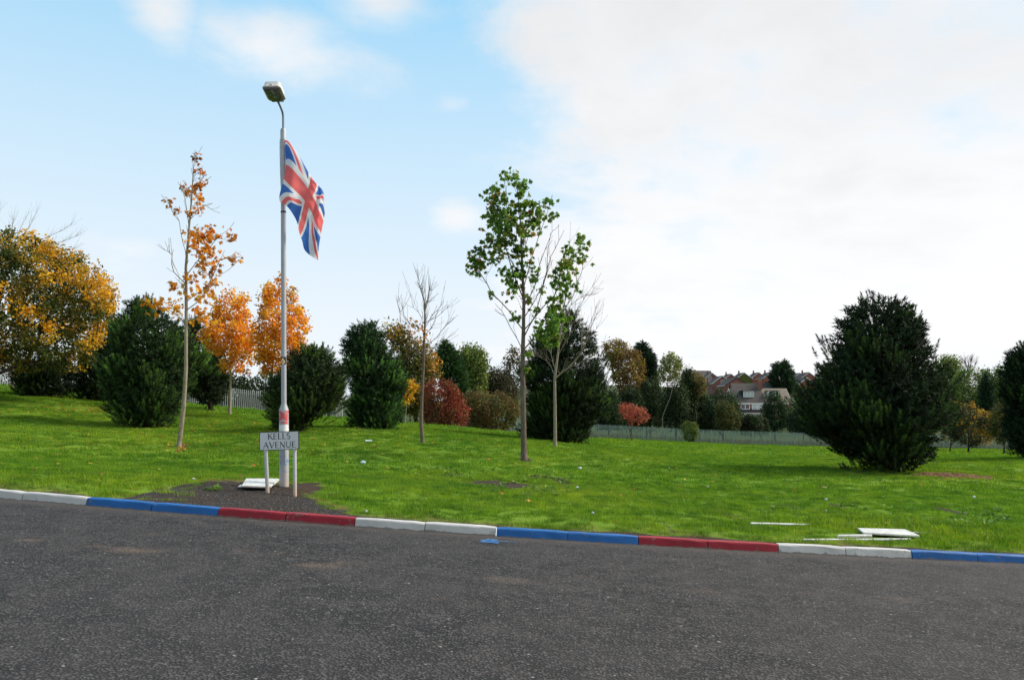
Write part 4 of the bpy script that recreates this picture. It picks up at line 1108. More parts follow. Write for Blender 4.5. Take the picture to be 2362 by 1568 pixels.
# ------------------------------------------------------------------ houses
def brick_mat(name, c0, c1):
    def f(t, b):
        co = t.new('ShaderNodeTexCoord').outputs['Object']
        mp = t.new('ShaderNodeVectorMath', operation='ADD')
        s = t.new('ShaderNodeSeparateXYZ'); t.l.new(co, s.inputs[0]); c = t.new('ShaderNodeCombineXYZ')
        t.l.new(t.m('ADD', s.outputs[0], s.outputs[1]), c.inputs[0]); t.l.new(s.outputs[2], c.inputs[1])
        bk = t.new('ShaderNodeTexBrick'); t.l.new(c.outputs[0], bk.inputs['Vector'])
        bk.inputs['Color1'].default_value = (*c0, 1); bk.inputs['Color2'].default_value = (*c1, 1); bk.inputs['Mortar'].default_value = (.30, .25, .21, 1)
        bk.inputs['Scale'].default_value = 4.4; bk.inputs['Mortar Size'].default_value = .012
        n = t.noise(co, .8, 4)
        t.l.new(t.mix(t.lin(n, .35, .7, 0, .4), bk.outputs[0], [x * .6 for x in c0]), b.inputs['Base Color']); b.inputs['Roughness'].default_value = .9
    return mat(name, f)


def tile_mat(name, c0, c1):
    def f(t, b):
        co = t.new('ShaderNodeTexCoord').outputs['Object']
        s = t.new('ShaderNodeSeparateXYZ'); t.l.new(co, s.inputs[0])
        wv = t.m('FRACT', t.m('MULTIPLY', s.outputs[2], 5.5)); wx = t.m('FRACT', t.m('MULTIPLY', t.m('ADD', s.outputs[0], 0), 3.3))
        n = t.noise(co, 1.3, 5, .65)
        c = t.mix(t.lin(n, .3, .7), c0, c1); c = t.mix(t.m('MULTIPLY', t.m('GREATER_THAN', wv, .8), .5), c, [x * .45 for x in c0])
        t.l.new(c, b.inputs['Base Color']); b.inputs['Roughness'].default_value = .85
        t.l.new(t.bump(t.m('ADD', wv, t.m('MULTIPLY', t.m('GREATER_THAN', wx, .85), -.5)), .6, .04), b.inputs['Normal'])
    return mat(name, f)


BRICK = brick_mat('red_brick', (.22, .062, .036), (.28, .085, .05)); BRICK2 = brick_mat('brown_brick', (.18, .055, .04), (.23, .075, .052))
SLATE = tile_mat('dark_tiles', (.032, .025, .023), (.055, .043, .038)); TILE_B = tile_mat('brown_tiles', (.042, .033, .029), (.075, .058, .049)); TILE_L = tile_mat('light_brown_tiles', (.17, .13, .095), (.25, .19, .14))
UPVC = plain('white_frame', (.78, .78, .77), .4, .4, 0, .04); GLASS = mat('window_glass', lambda t, b: (setattr(b.inputs['Base Color'], 'default_value', (.03, .035, .04, 1)), setattr(b.inputs['Roughness'], 'default_value', .06), setattr(b.inputs['Specular IOR Level'], 'default_value', .7)))
BLIND = plain('net_curtain', (.45, .47, .45), .8, .2); CREAM = plain('cream_render', (.62, .56, .47), .85, .2); DARKCLAD = plain('dark_cladding', (.03, .026, .026), .6, .3)
CLAYPOT = plain('clay_pot', (.42, .15, .06), .85, .2)


def pxw(px, Y): return px / F * Y


def window(parent, x, y, z, wd, ht, lights=2, axis='y', pane=GLASS, sgn=-1):
    """window in a wall facing -y (axis y) or +-x (axis x); frame proud of the wall, pane set back"""
    m_ = MB(); fw = .09; D = .08
    def bx_(cx, cz, w_, h_, dd, off):
        c = (x + cx, y + sgn * off, z + cz) if axis == 'y' else (x + sgn * off, y + cx, z + cz)
        return c, ((w_, dd, h_) if axis == 'y' else (dd, w_, h_))
    for cz in (-ht / 2 + fw / 2, ht / 2 - fw / 2): m_.box(*bx_(0, cz, wd, fw, D, .03))
    for k in range(lights + 1):
        cx = -wd / 2 + fw / 2 + (wd - fw) * k / lights; m_.box(*bx_(cx, 0, fw, ht - 2 * fw, D, .03))
    fr = m_.build('window', UPVC, parent)
    pm = MB()
    for k in range(lights):
        a = -wd / 2 + fw + (wd - fw) * k / lights; b = -wd / 2 + (wd - fw) * (k + 1) / lights
        c, d = bx_((a + b) / 2, 0, b - a, ht - 2 * fw, .02, .012); q = MB().box(c, d); q.build('pane', pane, fr)
    return fr


def house(name, label, u, vridge, Y, rot, wd, dp, hw, hr, wall, rf, barge=True, chim=True, wins=(), group=None, barge_m=UPVC, aerial=False):
    """gabled house: ridge along local x, front facing local -y; placed so that its ridge sits at the photo row"""
    p = P(u, vridge, Y); zb = p[2] - hr
    g = gz(p[0], p[1])
    root = empty(name, (p[0], p[1], min(zb, g)), rot); tag(root, label, 'house', group)
    z0 = zb - min(zb, g)
    pent = [(-dp / 2, -.3), (dp / 2, -.3), (dp / 2, z0 + hw), (0, z0 + hr - .14), (-dp / 2, z0 + hw)]
    V = [(-wd / 2, a, b) for a, b in pent] + [(wd / 2, a, b) for a, b in pent]
    MB().add(V, [(4, 3, 2, 1, 0), (5, 6, 7, 8, 9)] + [(i, (i + 1) % 5, 5 + (i + 1) % 5, 5 + i) for i in range(5)]).build('wall', wall, root)
    ov = .35; sl = (hr - hw) / (dp / 2); ey = dp / 2 + ov; ez = z0 + hr - sl * ey
    th = .14; m_ = MB(); ex = wd / 2 + .18
    for s in (-1, 1):
        q = [(0, z0 + hr), (s * ey, ez), (s * ey, ez - th), (0, z0 + hr - th)]
        V = [(-ex, a, b) for a, b in q] + [(ex, a, b) for a, b in q]
        Fc = [(0, 1, 2, 3), (7, 6, 5, 4)] + [(i, 4 + i, 4 + (i + 1) % 4, (i + 1) % 4) for i in range(4)]
        m_.add(V, Fc if s < 0 else [tuple(reversed(f)) for f in Fc])
    roof = m_.build('roof', rf, root)
    if barge:
        for sx in (-1, 1):
            for s in (-1, 1):
                q = [(0, z0 + hr - .02), (s * ey, ez - .02), (s * ey, ez - .28), (0, z0 + hr - .30)]
                V = [(sx * (ex + .005), a, b) for a, b in q] + [(sx * (ex + .055), a, b) for a, b in q]
                MB().add(V, [(0, 1, 2, 3), (7, 6, 5, 4)] + [(i, 4 + i, 4 + (i + 1) % 4, (i + 1) % 4) for i in range(4)]).build('bargeboard', barge_m, root)
    for s in (-1, 1): MB().box((0, s * (ey + .06), ez - .08), (2 * ex, .11, .16)).build('gutter', UPVC, root)
    if chim:
        cxx = chim if chim is not True else wd * .28
        c = MB().box((cxx, 0, z0 + hr + .35), (.85, .55, 1.5)).build('chimney', wall, roof)
        for k in (-.2, .2): MB().lathe([(.12, 0), (.10, .42)], (cxx + k, 0, z0 + hr + 1.1), 10).build('chimney_pot', CLAYPOT, roof)
    if aerial:
        MB().tube([(wd * .28, 0, z0 + hr + .9), (wd * .28, 0, z0 + hr + 3.0)], .02, 5).tube([(wd * .28 - .5, 0, z0 + hr + 2.8), (wd * .28 + .6, 0, z0 + hr + 2.8)], .015, 4).build('aerial', GALV, roof)
    for wn in wins:
        a, b, cx, cz, ww, wh, li = wn
        if a == 'f': window(root, cx, -dp / 2, z0 + cz, ww, wh, li, 'y', b)
        elif a == 'r': window(root, wd / 2, cx, z0 + cz, ww, wh, li, 'x', b, 1)
        elif a == 'l': window(root, -wd / 2, cx, z0 + cz, ww, wh, li, 'x', b, -1)
    return root, z0, dp, hw, hr, wd, sl, ey, ez, roof


def zh(x, y): return (1680 + x / 7.873) / 1.0589, (880 + y / 7.873) / 1.0589


# the nearer pair with the dormers
hs = house('dormer_house', 'brick chalet house with white dormer windows and brown tiled roof behind the fence', zh(1330, 0)[0], zh(0, 538)[1], 192, 0.02, 13.6, 7.2, 3.0, 6.3, BRICK, TILE_B, chim=False,
           wins=[('f', GLASS, -4.2, 1.9, 2.1, 1.25, 2), ('f', BLIND, -1.35, 1.9, 2.5, 1.3, 2), ('f', GLASS, 4.2, 1.8, 2.4, 1.3, 3), ('l', GLASS, 0, 3.6, 1.2, 1.2, 2)])
root, z0, dp, hw, hr, wd, sl, ey, ez, roof = hs
# the neighbour's half of the roof is in lighter tiles
q = [(-.004, z0 + hr + .02), (-ey - .01, ez + .02), (-ey - .01, ez - .05), (-.004, z0 + hr - .05)]
V = [(.75, a, b) for a, b in q] + [(wd / 2 + .19, a, b) for a, b in q]
o = MB().add(V, [(0, 1, 2, 3), (7, 6, 5, 4)] + [(i, 4 + i, 4 + (i + 1) % 4, (i + 1) % 4) for i in range(4)]).build('roof', TILE_L, root); o['label'] = 'lighter brown half of the roof'
# dark cladding below the windows, white band and flat-roofed lean-to
MB().box((-3.0, -dp / 2 - .03, z0 + 1.02), (6.0, .06, .95)).build('cladding', DARKCLAD, root)
MB().box((-1.2, -dp / 2 - 1.4, z0 - .05), (8.5, 2.7, .7)).build('lean_to', CREAM, root)
MB().box((-1.2, -dp / 2 - 1.4, z0 + .36), (8.8, 3.0, .12)).build('lean_to_roof', UPVC, root)
for cx, ww, pm in ((-2.9, 2.6, BLIND), (3.1, 2.3, GLASS)):
    yf = -2.45; zt = z0 + hr - sl * .75; zb_ = z0 + hr - sl * (-yf) - .02
    d = MB().box((cx, yf / 2 - .3, (zt + zb_) / 2), (ww + .25, -yf - .6, zt - zb_)).build('dormer', DARKCLAD if cx < 0 else UPVC, roof)
    MB().box((cx, yf / 2 - .4, zt + .06), (ww + .7, -yf - .3, .12)).build('dormer_roof', SLATE, roof)
    wn = window(root, cx, yf - .005, (zt + zb_) / 2 + .05, ww, zt - zb_ - .12, 3, 'y', pm)
MB().box((.6, 0, z0 + hr + .75), (1.0, .7, 1.9)).build('chimney', BRICK, roof)
for k in (-.3, 0, .3): MB().lathe([(.13, 0), (.11, .45)], (.6 + k, 0, z0 + hr + 1.7), 10).build('chimney_pot', CLAYPOT, roof)

house('long_roofed_house', 'long low brown roofed house directly behind the dormer house', zh(1280, 0)[0], zh(0, 440)[1], 236, .02, 14.2, 7.5, 3.2, 6.4, BRICK2, TILE_B, chim=False, barge=False)
house('brick_gable_house', 'house with red brick gable left above the dormer house', zh(850, 0)[0], zh(0, 335)[1], 300, math.radians(-86), 9.0, 8.4, 4.2, 7.0, BRICK, SLATE, chim=False, barge=True, barge_m=DARKCLAD, wins=[])
house('white_bargeboard_house', 'house with white bargeboards and white pipe left of the brick gable', zh(600, 0)[0], zh(0, 300)[1], 330, math.radians(-90), 9.0, 8.0, 4.6, 7.6, BRICK2, SLATE, chim=False, wins=[('r', GLASS, .2, 5.0, 1.6, 1.3, 2), ('r', GLASS, 0.3, 2.4, 1.8, 1.3, 2)])
far = [(410, 245, 395, -88, 'leftmost gable of the far houses on the skyline, deep red brick', BRICK2, SLATE, [('r', GLASS, -1.2, 4.6, 1.4, 2.6, 2)]),
       (770, 262, 420, -88, 'small far brick gable just left of the green creeper gable', BRICK, SLATE, []),
       (1020, 240, 400, -88, 'far house on the skyline with white verge and creeper covered gable', plain('creeper', (.10, .11, .03), .9, .1, 0, .4, 1.5), SLATE, []),
       (1300, 235, 420, -88, 'far house right of the creeper gable, its roof edge pale', BRICK, SLATE, []),
       (1525, 232, 392, -88, 'far house with wide plain brick gable and pale annexe windows', BRICK, SLATE, [('f', GLASS, 1.8, 4.2, 1.6, 1.2, 2)]),
       (2080, 245, 430, -88, 'far house with white verge just right of the layered conifer', BRICK2, SLATE, []),
       (2250, 232, 400, -88, 'rightmost far house half hidden by the lone pine', BRICK, SLATE, [])]
for (x, y, Y, a, lab, wm, rm, wn) in far:
    house('far_house', lab, zh(x, 0)[0], zh(0, y)[1], Y, math.radians(a), 9.5, 7.8, 5.0, 7.8, wm, rm, chim=-3.6, wins=wn, group='houses on the skyline', aerial=True)
house('near_gable_house', 'brick gabled house with white verge between the layered conifer and the lone pine', zh(2165, 0)[0], zh(0, 335)[1], 300, math.radians(-84), 9.5, 8, 4.6, 7.6, BRICK, SLATE, chim=False, wins=[('r', GLASS, -.6, 2.4, 2.0, 1.3, 2)])
house('flat_topped_house', 'brown roofed house peeping over the trees at the left end of the row', zh(170, 0)[0], zh(0, 195)[1], 410, .1, 14, 7.5, 5, 7.6, BRICK2, TILE_B, chim=False, barge=False)

# distant hill
hx = np.linspace(-3500, 4500, 90); hy = np.linspace(3000, 5200, 14)
HX, HY = np.meshgrid(hx, hy)
ridge = np.sin(np.clip((HY - 3000) / 2200, 0, 1) * math.pi)
HZ = -30 + ridge * (150 + 60 * np.sin(HX / 700.0) + 70 * np.exp(-((HX - 2450) / 700) ** 2) + 25 * np.sin(HX / 230.0 + 1))
hill = grid_mesh('hills', HX, HY, HZ, {}, plain('hill_fields', (.06, .075, .035), .95, .1, 0, .4, .004)); tag(hill, 'low hills far beyond the houses on the right', kind='structure')

# ------------------------------------------------------------------ street lamp
def lamp_metal(t, b):
    co = t.new('ShaderNodeTexCoord').outputs['Object']
    s = t.new('ShaderNodeSeparateXYZ'); t.l.new(co, s.inputs[0]); z = s.outputs[2]
    zcl_ = 1.215
    n = t.noise(co, 14.0, 5, .65); n2 = t.noise(co, 4.0, 4); n3 = t.noise(co, 26.0, 5, .7)
    c = t.mix(t.lin(n2, .3, .7), (.29, .30, .315), (.37, .38, .39))
    c = t.mix(t.lin(n3, .62, .75, 0, .5), c, (.2, .2, .2))
    # old paint bands low on the shaft: red, white, then flaked blue
    def band(a, d, e=.01): return t.m('MULTIPLY', t.ss(z, a - e, a + e), t.ss(z, d + e, d - e))
    c = t.mix(t.m('MULTIPLY', band(1.0, zcl_), t.ss(n, .40, .54)), c, (.50, .06, .06))
    c = t.mix(t.m('MULTIPLY', band(.865, .985), t.ss(n, .30, .40)), c, (.66, .65, .63))
    c = t.mix(t.m('MULTIPLY', band(.22, .57), t.ss(n, .53, .60)), c, (.10, .22, .42))
    c = t.mix(t.m('MULTIPLY', t.ss(z, .45, .0), t.lin(n, .3, .7, .2, .9)), c, (.44, .33, .26))
    t.l.new(c, b.inputs['Base Color']); b.inputs['Roughness'].default_value = .5; b.inputs['Metallic'].default_value = .15
    t.l.new(t.bump(n3, .12, .004), b.inputs['Normal'])


LAMP = mat('lamp_paint', lamp_metal)
LYB = 13.0
lb_ = P(655, 1118, LYB); lb_[2] = gz(lb_[0], lb_[1])
lt_ = P(653, 297, LYB)                        # top of the shaft: the post leans a little
lean = Vector(lt_ - lb_)
lamp = empty('street_lamp', lb_); tag(lamp, 'tall grey street lamp with flaked red, white and blue paint at its foot', 'street lamp')
LH = lean.length; LQ = Vector((0, 0, 1)).rotation_difference(lean).to_matrix()
k = LYB / F
r_low = 10.7 * k; r_up = 5.9 * k; zc = (1118 - 950) / (1118 - 297) * LH


def lmesh(mb, name, mt, parent=None, smooth=True, bevel=0):
    o = mb.build(name, mt, parent or lamp, smooth, bevel); o.data.transform(LQ.to_4x4()); return o


lmesh(MB().lathe([(r_low, -.3), (r_low, zc), (r_low * .97, zc + .015), (r_up * 1.08, zc + .10), (r_up * 1.08, zc + .11)], n=28), 'base_shaft', LAMP)
lmesh(MB().lathe([(r_up, zc + .08), (r_up * .98, LH - .20)], n=24), 'pole', LAMP)
lmesh(MB().lathe([(r_up * 1.12, LH - .21), (r_up * 1.13, LH - .04), (r_up * .9, LH - .005), (r_up * .45, LH)], n=24), 'top_cap', LAMP)
zs2 = (1118 - 495) / 821 * LH
lmesh(MB().lathe([(r_up + .004, zs2 - .012), (r_up + .004, zs2 + .012)], n=20), 'strap', plain('black_strap', (.03, .03, .03), .6))
zd = 0.42
lmesh(MB().box((0, -r_low + .006, .62), (.085, .012, .48)), 'access_door', LAMP, bevel=.003)
# bracket arm: rises, then bends forward to the lantern
arm = [(0, 0, LH - .03), (0, 0, LH + .16), (0, -.004, LH + .22), (-.004, -.035, LH + .28), (-.02, -.10, LH + .345), (-.045, -.20, LH + .425)]
DARKSTEEL = plain('weathered_steel', (.16, .17, .19), .5, .4, .5)
lmesh(MB().tube(arm, .018, 10), 'bracket_arm', DARKSTEEL)
# number plate
import math as _m
zn = (1118 - 838) / 821 * LH
pv = []; 
for i in range(9):
    a = -math.pi / 2 + (i - 4) / 4 * 1.25
    for zz_ in (-.062, .062): pv.append(((r_up + .0035) * math.cos(a), (r_up + .0035) * math.sin(a), zn + zz_))
lmesh(MB().add(pv, [(2 * i, 2 * i + 2, 2 * i + 3, 2 * i + 1) for i in range(8)]), 'number_plate', plain('black_plate', (.012, .012, .012), .5))


def stroke_poly(pts, wds):
    """thick polyline in the x-z plane -> list of quads"""
    V = []; n = len(pts)
    for i in range(n):
        a = Vector(pts[max(i - 1, 0)]); b = Vector(pts[min(i + 1, n - 1)]); d = (b - a).normalized(); nn = Vector((-d.y, d.x)) * wds[i] / 2
        V += [Vector(pts[i]) + nn, Vector(pts[i]) - nn]
    return V, [(2 * i, 2 * i + 1, 2 * i + 3, 2 * i + 2) for i in range(n - 1)]


def arc(cx, cz, rx, rz, a0, a1, n=14): return [(cx + rx * math.cos(math.radians(a0 + (a1 - a0) * i / n)), cz + rz * math.sin(math.radians(a0 + (a1 - a0) * i / n))) for i in range(n + 1)]


six = [(.62, .93), (.40, .80), (.20, .55)] + arc(.5, .32, .33, .30, 150, 510, 22)
V2, F2 = stroke_poly(six, [.25] * len(six))
m_ = MB()
sx6, sz6 = .056, .092
m_.add([((r_up + .006) * math.sin((v.x - .5) * sx6 / r_up), -(r_up + .006) * math.cos((v.x - .5) * sx6 / r_up), zn + (v.y - .5) * sz6) for v in V2], F2)
o = lmesh(m_, 'number', plain('cream_print', (.8, .62, .34), .6)); o['label'] = 'cream figure 6 on black plate'

# lantern: canopy over a clear bowl, pointing over the road
lan_c = np.array([-.055, -.33, LH + .47]); tilt = math.radians(14)
RT = Matrix.Rotation(-tilt, 3, 'X')
GREYP = plain('lantern_canopy', (.50, .47, .43), .55, .3, 0, .1, 6.0)
hw_, hl_ = .150, .185


def rrect(w_, l_, rr, z, n=5):
    o = []
    for (cx, cy, a0) in ((w_ - rr, l_ - rr, 0), (-w_ + rr, l_ - rr, 90), (-w_ + rr, -l_ + rr, 180), (w_ - rr, -l_ + rr, 270)):
        o += [(cx + rr * math.cos(math.radians(a0 + 90 * i / n)), cy + rr * math.sin(math.radians(a0 + 90 * i / n)), z) for i in range(n + 1)]
    return o


def loft(rings, cap0=True, cap1=True):
    n = len(rings[0]); V = [p for r_ in rings for p in r_]; Fc = []
    for i in range(len(rings) - 1): Fc += [(i * n + k, i * n + (k + 1) % n, (i + 1) * n + (k + 1) % n, (i + 1) * n + k) for k in range(n)]
    if cap0: Fc.append(tuple(range(n - 1, -1, -1)))
    if cap1: Fc.append(tuple((len(rings) - 1) * n + k for k in range(n)))
    V = [RT @ Vector(v) + Vector(lan_c) for v in V]
    return MB().add(V, Fc)


lantern = lmesh(loft([rrect(hw_ - .012, hl_ - .012, .045, .0), rrect(hw_, hl_, .05, .004), rrect(hw_, hl_, .05, .02), rrect(hw_ - .012, hl_ - .014, .05, .03), rrect(hw_ - .022, hl_ - .035, .05, .125), rrect(hw_ - .05, hl_ - .08, .05, .14)], cap0=False), 'lantern', GREYP)
BOWL = mat('lamp_bowl', lambda t, b: (setattr(b.inputs['Base Color'], 'default_value', (.42, .44, .38, 1)), setattr(b.inputs['Roughness'], 'default_value', .12), setattr(b.inputs['Transmission Weight'], 'default_value', .85)))
lmesh(loft([rrect(hw_ - .05, hl_ - .06, .05, -.055), rrect(hw_ - .02, hl_ - .022, .05, -.025), rrect(hw_ - .014, hl_ - .016, .045, .001)], cap1=False), 'bowl', BOWL, lantern)
lmesh(loft([rrect(hw_ - .03, hl_ - .03, .04, .010), rrect(hw_ - .03, hl_ - .03, .04, .016)]), 'reflector', plain('dull_reflector', (.10, .10, .085), .35, .5, .4), lantern)
m_ = MB(); m_.box(tuple(RT @ Vector((.0, -hl_ - .004, .018)) + Vector(lan_c)), (.045, .012, .05)); lmesh(m_, 'clip', GREYP, lantern, False)
m_ = MB(); m_.tube([tuple(RT @ Vector((0.0, .06, -.012)) + Vector(lan_c)), tuple(RT @ Vector((0.0, -.10, -.012)) + Vector(lan_c))], .022, 8); lmesh(m_, 'lamp_tube', plain('lamp_glass', (.55, .52, .42), .2, .5), lantern)
m_ = MB(); m_.box(tuple(RT @ Vector((.01, hl_ - .01, -.005)) + Vector(lan_c)), (.20, .05, .035)); lmesh(m_, 'spigot', DARKSTEEL, lantern, False, .006)

# ------------------------------------------------------------------ flag
def zf(x, y): return (560 + x / 3.137) / 1.0589, (180 + y / 3.137) / 1.0589


FG = [[(430, 503), (497, 650), (640, 815), (716, 905), (730, 1030)],
      [(431, 622), (528, 665), (640, 860), (694, 958), (728, 1090)],
      [(428, 752), (520, 850), (608, 955), (663, 1065), (712, 1172)],
      [(395, 885), (500, 958), (575, 1085), (632, 1195), (690, 1300)],
      [(391, 988), (488, 1078), (536, 1212), (572, 1335), (680, 1428)]]
FY = [[.0, .10, .10, -.02, .14], [.0, -.08, .05, -.10, .06], [-.01, -.10, .04, -.12, .02], [-.075, -.14, .02, -.10, -.02], [-.075, -.10, .06, -.08, .04]]


def lag(t, n=5):
    x = np.linspace(0, 1, n); o = []
    for i in range(n):
        p = np.ones_like(t)
        for j in range(n):
            if j != i: p = p * (t - x[j]) / (x[i] - x[j])
        o.append(p)
    return np.array(o)


nu, nv_ = 90, 60
us = np.linspace(0, 1, nu + 1); vs = np.linspace(0, 1, nv_ + 1)
Bu = lag(us); Bv = lag(vs)
px = np.einsum('iv,ij,ju->vu', Bv, np.array([[q[0] for q in r_] for r_ in FG], float), Bu)
py = np.einsum('iv,ij,ju->vu', Bv, np.array([[q[1] for q in r_] for r_ in FG], float), Bu)
dy_f = np.einsum('iv,ij,ju->vu', Bv, np.array(FY), Bu)
UU, VV = np.meshgrid(us, vs)
dy_f = dy_f + UU * (.06 * np.sin(9 * UU + 5 * VV) + .035 * np.sin(17 * UU - 7 * VV + 1) + .012 * np.sin(31 * UU + 11 * VV)) + .012 * UU * np.sin(40 * VV + 8 * UU)
px = px + UU * VV * 6 * np.sin(22 * UU); py = py + 5 * UU * np.sin(14 * VV + 6 * UU)
FVv = np.zeros((nv_ + 1, nu + 1, 3))
for a in range(nv_ + 1):
    for b_ in range(nu + 1):
        FVv[a, b_] = P(*zf(px[a, b_], py[a, b_]), LYB - .02 + dy_f[a, b_])


def flag_mat(t, b):
    uv = t.new('ShaderNodeUVMap', uv_map='UVMap').outputs[0]
    s = t.new('ShaderNodeSeparateXYZ'); t.l.new(uv, s.inputs[0])
    X = t.m('MULTIPLY', s.outputs[0], 60.0); Yv = t.m('MULTIPLY', s.outputs[1], 30.0)
    def lt(a, q): return t.m('LESS_THAN', a, q)
    ax = t.m('ABSOLUTE', t.m('SUBTRACT', X, 30.0)); ay = t.m('ABSOLUTE', t.m('SUBTRACT', Yv, 15.0))
    geo_r = t.m('MAXIMUM', lt(ax, 3.4), lt(ay, 3.0)); geo_w = t.m('MAXIMUM', lt(ax, 5.6), lt(ay, 5.0))
    kf = 2 / math.sqrt(5)
    d1 = t.m('MULTIPLY', t.m('SUBTRACT', Yv, t.m('MULTIPLY', X, .5)), kf); d2 = t.m('MULTIPLY', t.m('SUBTRACT', Yv, t.m('SUBTRACT', 30.0, t.m('MULTIPLY', X, .5))), kf)
    wd_ = t.m('MAXIMUM', lt(t.m('ABSOLUTE', d1), 3.0), lt(t.m('ABSOLUTE', d2), 3.0))
    sgn = t.m('SIGN', t.m('SUBTRACT', X, 30.0))
    def red(d):
        e = t.m('MULTIPLY', d, sgn); return t.m('MULTIPLY', t.m('GREATER_THAN', e, 0.0), lt(e, 2.0))
    rd = t.m('MAXIMUM', red(d1), red(d2))
    WH = (.78, .78, .79); RD = (.84, .17, .165); BL = (.06, .17, .50)
    c = t.mix(wd_, BL, WH); c = t.mix(rd, c, RD); c = t.mix(geo_w, c, WH); c = t.mix(geo_r, c, RD)
    t.l.new(c, b.inputs['Base Color']); b.inputs['Roughness'].default_value = .7; b.inputs['Specular IOR Level'].default_value = .2
    tr = t.new('ShaderNodeBsdfTranslucent'); t.l.new(c, tr.inputs[0]); mx = t.new('ShaderNodeMixShader'); mx.inputs[0].default_value = .5
    t.l.new(b.outputs[0], mx.inputs[1]); t.l.new(tr.outputs[0], mx.inputs[2]); t.l.new(mx.outputs[0], t.n['Material Output'].inputs[0])


ii = np.arange(nv_)[:, None] * (nu + 1) + np.arange(nu)[None]
FQ = np.stack([ii, ii + nu + 1, ii + nu + 2, ii + 1], -1).reshape(-1, 4)
fo = FVv[0, 0].copy()
flag = empty('flag', fo); tag(flag, 'red, white and blue cross flag hanging from the lamp post', 'flag')
fme = npmesh('cloth', FVv.reshape(-1, 3) - fo, FQ, smooth=True)
ul = fme.uv_layers.new(name='UVMap'); li = np.empty(len(fme.loops), dtype=np.int32); fme.loops.foreach_get('vertex_index', li)
UVs = np.stack([UU, 1 - VV], -1).reshape(-1, 2)[li]; ul.data.foreach_set('uv', UVs.astype(np.float32).ravel())
link('cloth', fme, mat('flag_print', flag_mat), flag)
# white hem sleeve wrapped behind the post
hv = []; ntop = 14
for i in range(ntop + 1):
    t_ = i / ntop; vpx = 500 + 390 * t_
    for (xpx, dyy) in ((432, 0.0), (425, .055), (405, .066), (384 + 10 * t_ ** 2, .045)):
        hv.append(P(*zf(xpx, vpx), LYB + dyy) - fo)
hf = [(i * 4 + j, i * 4 + j + 1, (i + 1) * 4 + j + 1, (i + 1) * 4 + j) for i in range(ntop) for j in range(3)]
MB().add(hv, hf).build('hem', plain('flag_white', (.74, .74, .74), .8, .2), flag, True)

# ------------------------------------------------------------------ street name sign
SY = 12.35
pl = P(617, 1137, SY); pr = P(680, 1143, SY); pl[2] = gz(pl[0], pl[1]); pr[2] = gz(pr[0], pr[1])
sign = empty('street_name_sign', (pl + pr) / 2); tag(sign, 'white street name plate reading KELLS AVENUE on two grey posts', 'sign')
so = (pl + pr) / 2
POSTM = plain('sign_post_grey', (.42, .41, .41), .55, .35, .1, .12, 12)


def post_mat(t, b):
    co = t.new('ShaderNodeTexCoord').outputs['Object']; s = t.new('ShaderNodeSeparateXYZ'); t.l.new(co, s.inputs[0])
    n = t.noise(co, 12.0, 5, .65)
    c = t.mix(t.lin(n, .3, .7), (.38, .375, .38), (.49, .48, .475)); c = t.mix(t.m('MULTIPLY', t.ss(s.outputs[2], .30, .02), t.lin(n, .3, .6, .3, 1)), c, (.50, .33, .22))
    t.l.new(c, b.inputs['Base Color']); b.inputs['Roughness'].default_value = .5; t.l.new(t.bump(n, .1, .003), b.inputs['Normal'])


PM = mat('sign_post', post_mat)
ptl = P(611, 1000, SY + .03); ptr = P(679, 995, SY + .03)
for a, b_ in ((pl, ptl), (pr, ptr)):
    d = (b_ - a); MB().tube([a - so - d / np.linalg.norm(d) * .3, b_ - so], 4.25 * SY / F, 16).build('post', PM, sign, True)
# plate corners from the photograph
c00 = P(599.5, 1039, SY); c10 = P(690.5, 1036, SY); c01 = P(597, 996.5, SY); c11 = P(688.5, 993, SY)
ctr = (c00 + c10 + c01 + c11) / 4
ux = Vector(((c10 - c00) + (c11 - c01)) / 2); uz = Vector(((c01 - c00) + (c11 - c10)) / 2); PW, PH = ux.length, uz.length
ux.normalize(); uz = (uz - ux * uz.dot(ux)).normalized(); uy = ux.cross(uz) * -1
if uy.y < 0: uy = -uy
RM = Matrix((ux, uy, uz)).transposed()


def plate_obj(mb, name, mt, parent):
    o = mb.build(name, mt, parent)
    o.data.transform(Matrix.Translation(Vector(ctr - so)) @ RM.to_4x4()); return o


def rr2(w_, h_, rr, n=5): return [(p[0], p[1]) for p in rrect(w_, h_, rr, 0, n)]


def sign_white(t, b):
    co = t.new('ShaderNodeTexCoord').outputs['Object']; n = t.noise(co, 3.5, 4); n2 = t.noise(co, 22, 5, .7)
    c = t.mix(t.lin(n, .5, .7, 0, .8), (.57, .58, .585), (.51, .58, .54)); c = t.mix(t.ss(n2, .74, .78), c, (.25, .27, .29))
    t.l.new(c, b.inputs['Base Color']); b.inputs['Roughness'].default_value = .35


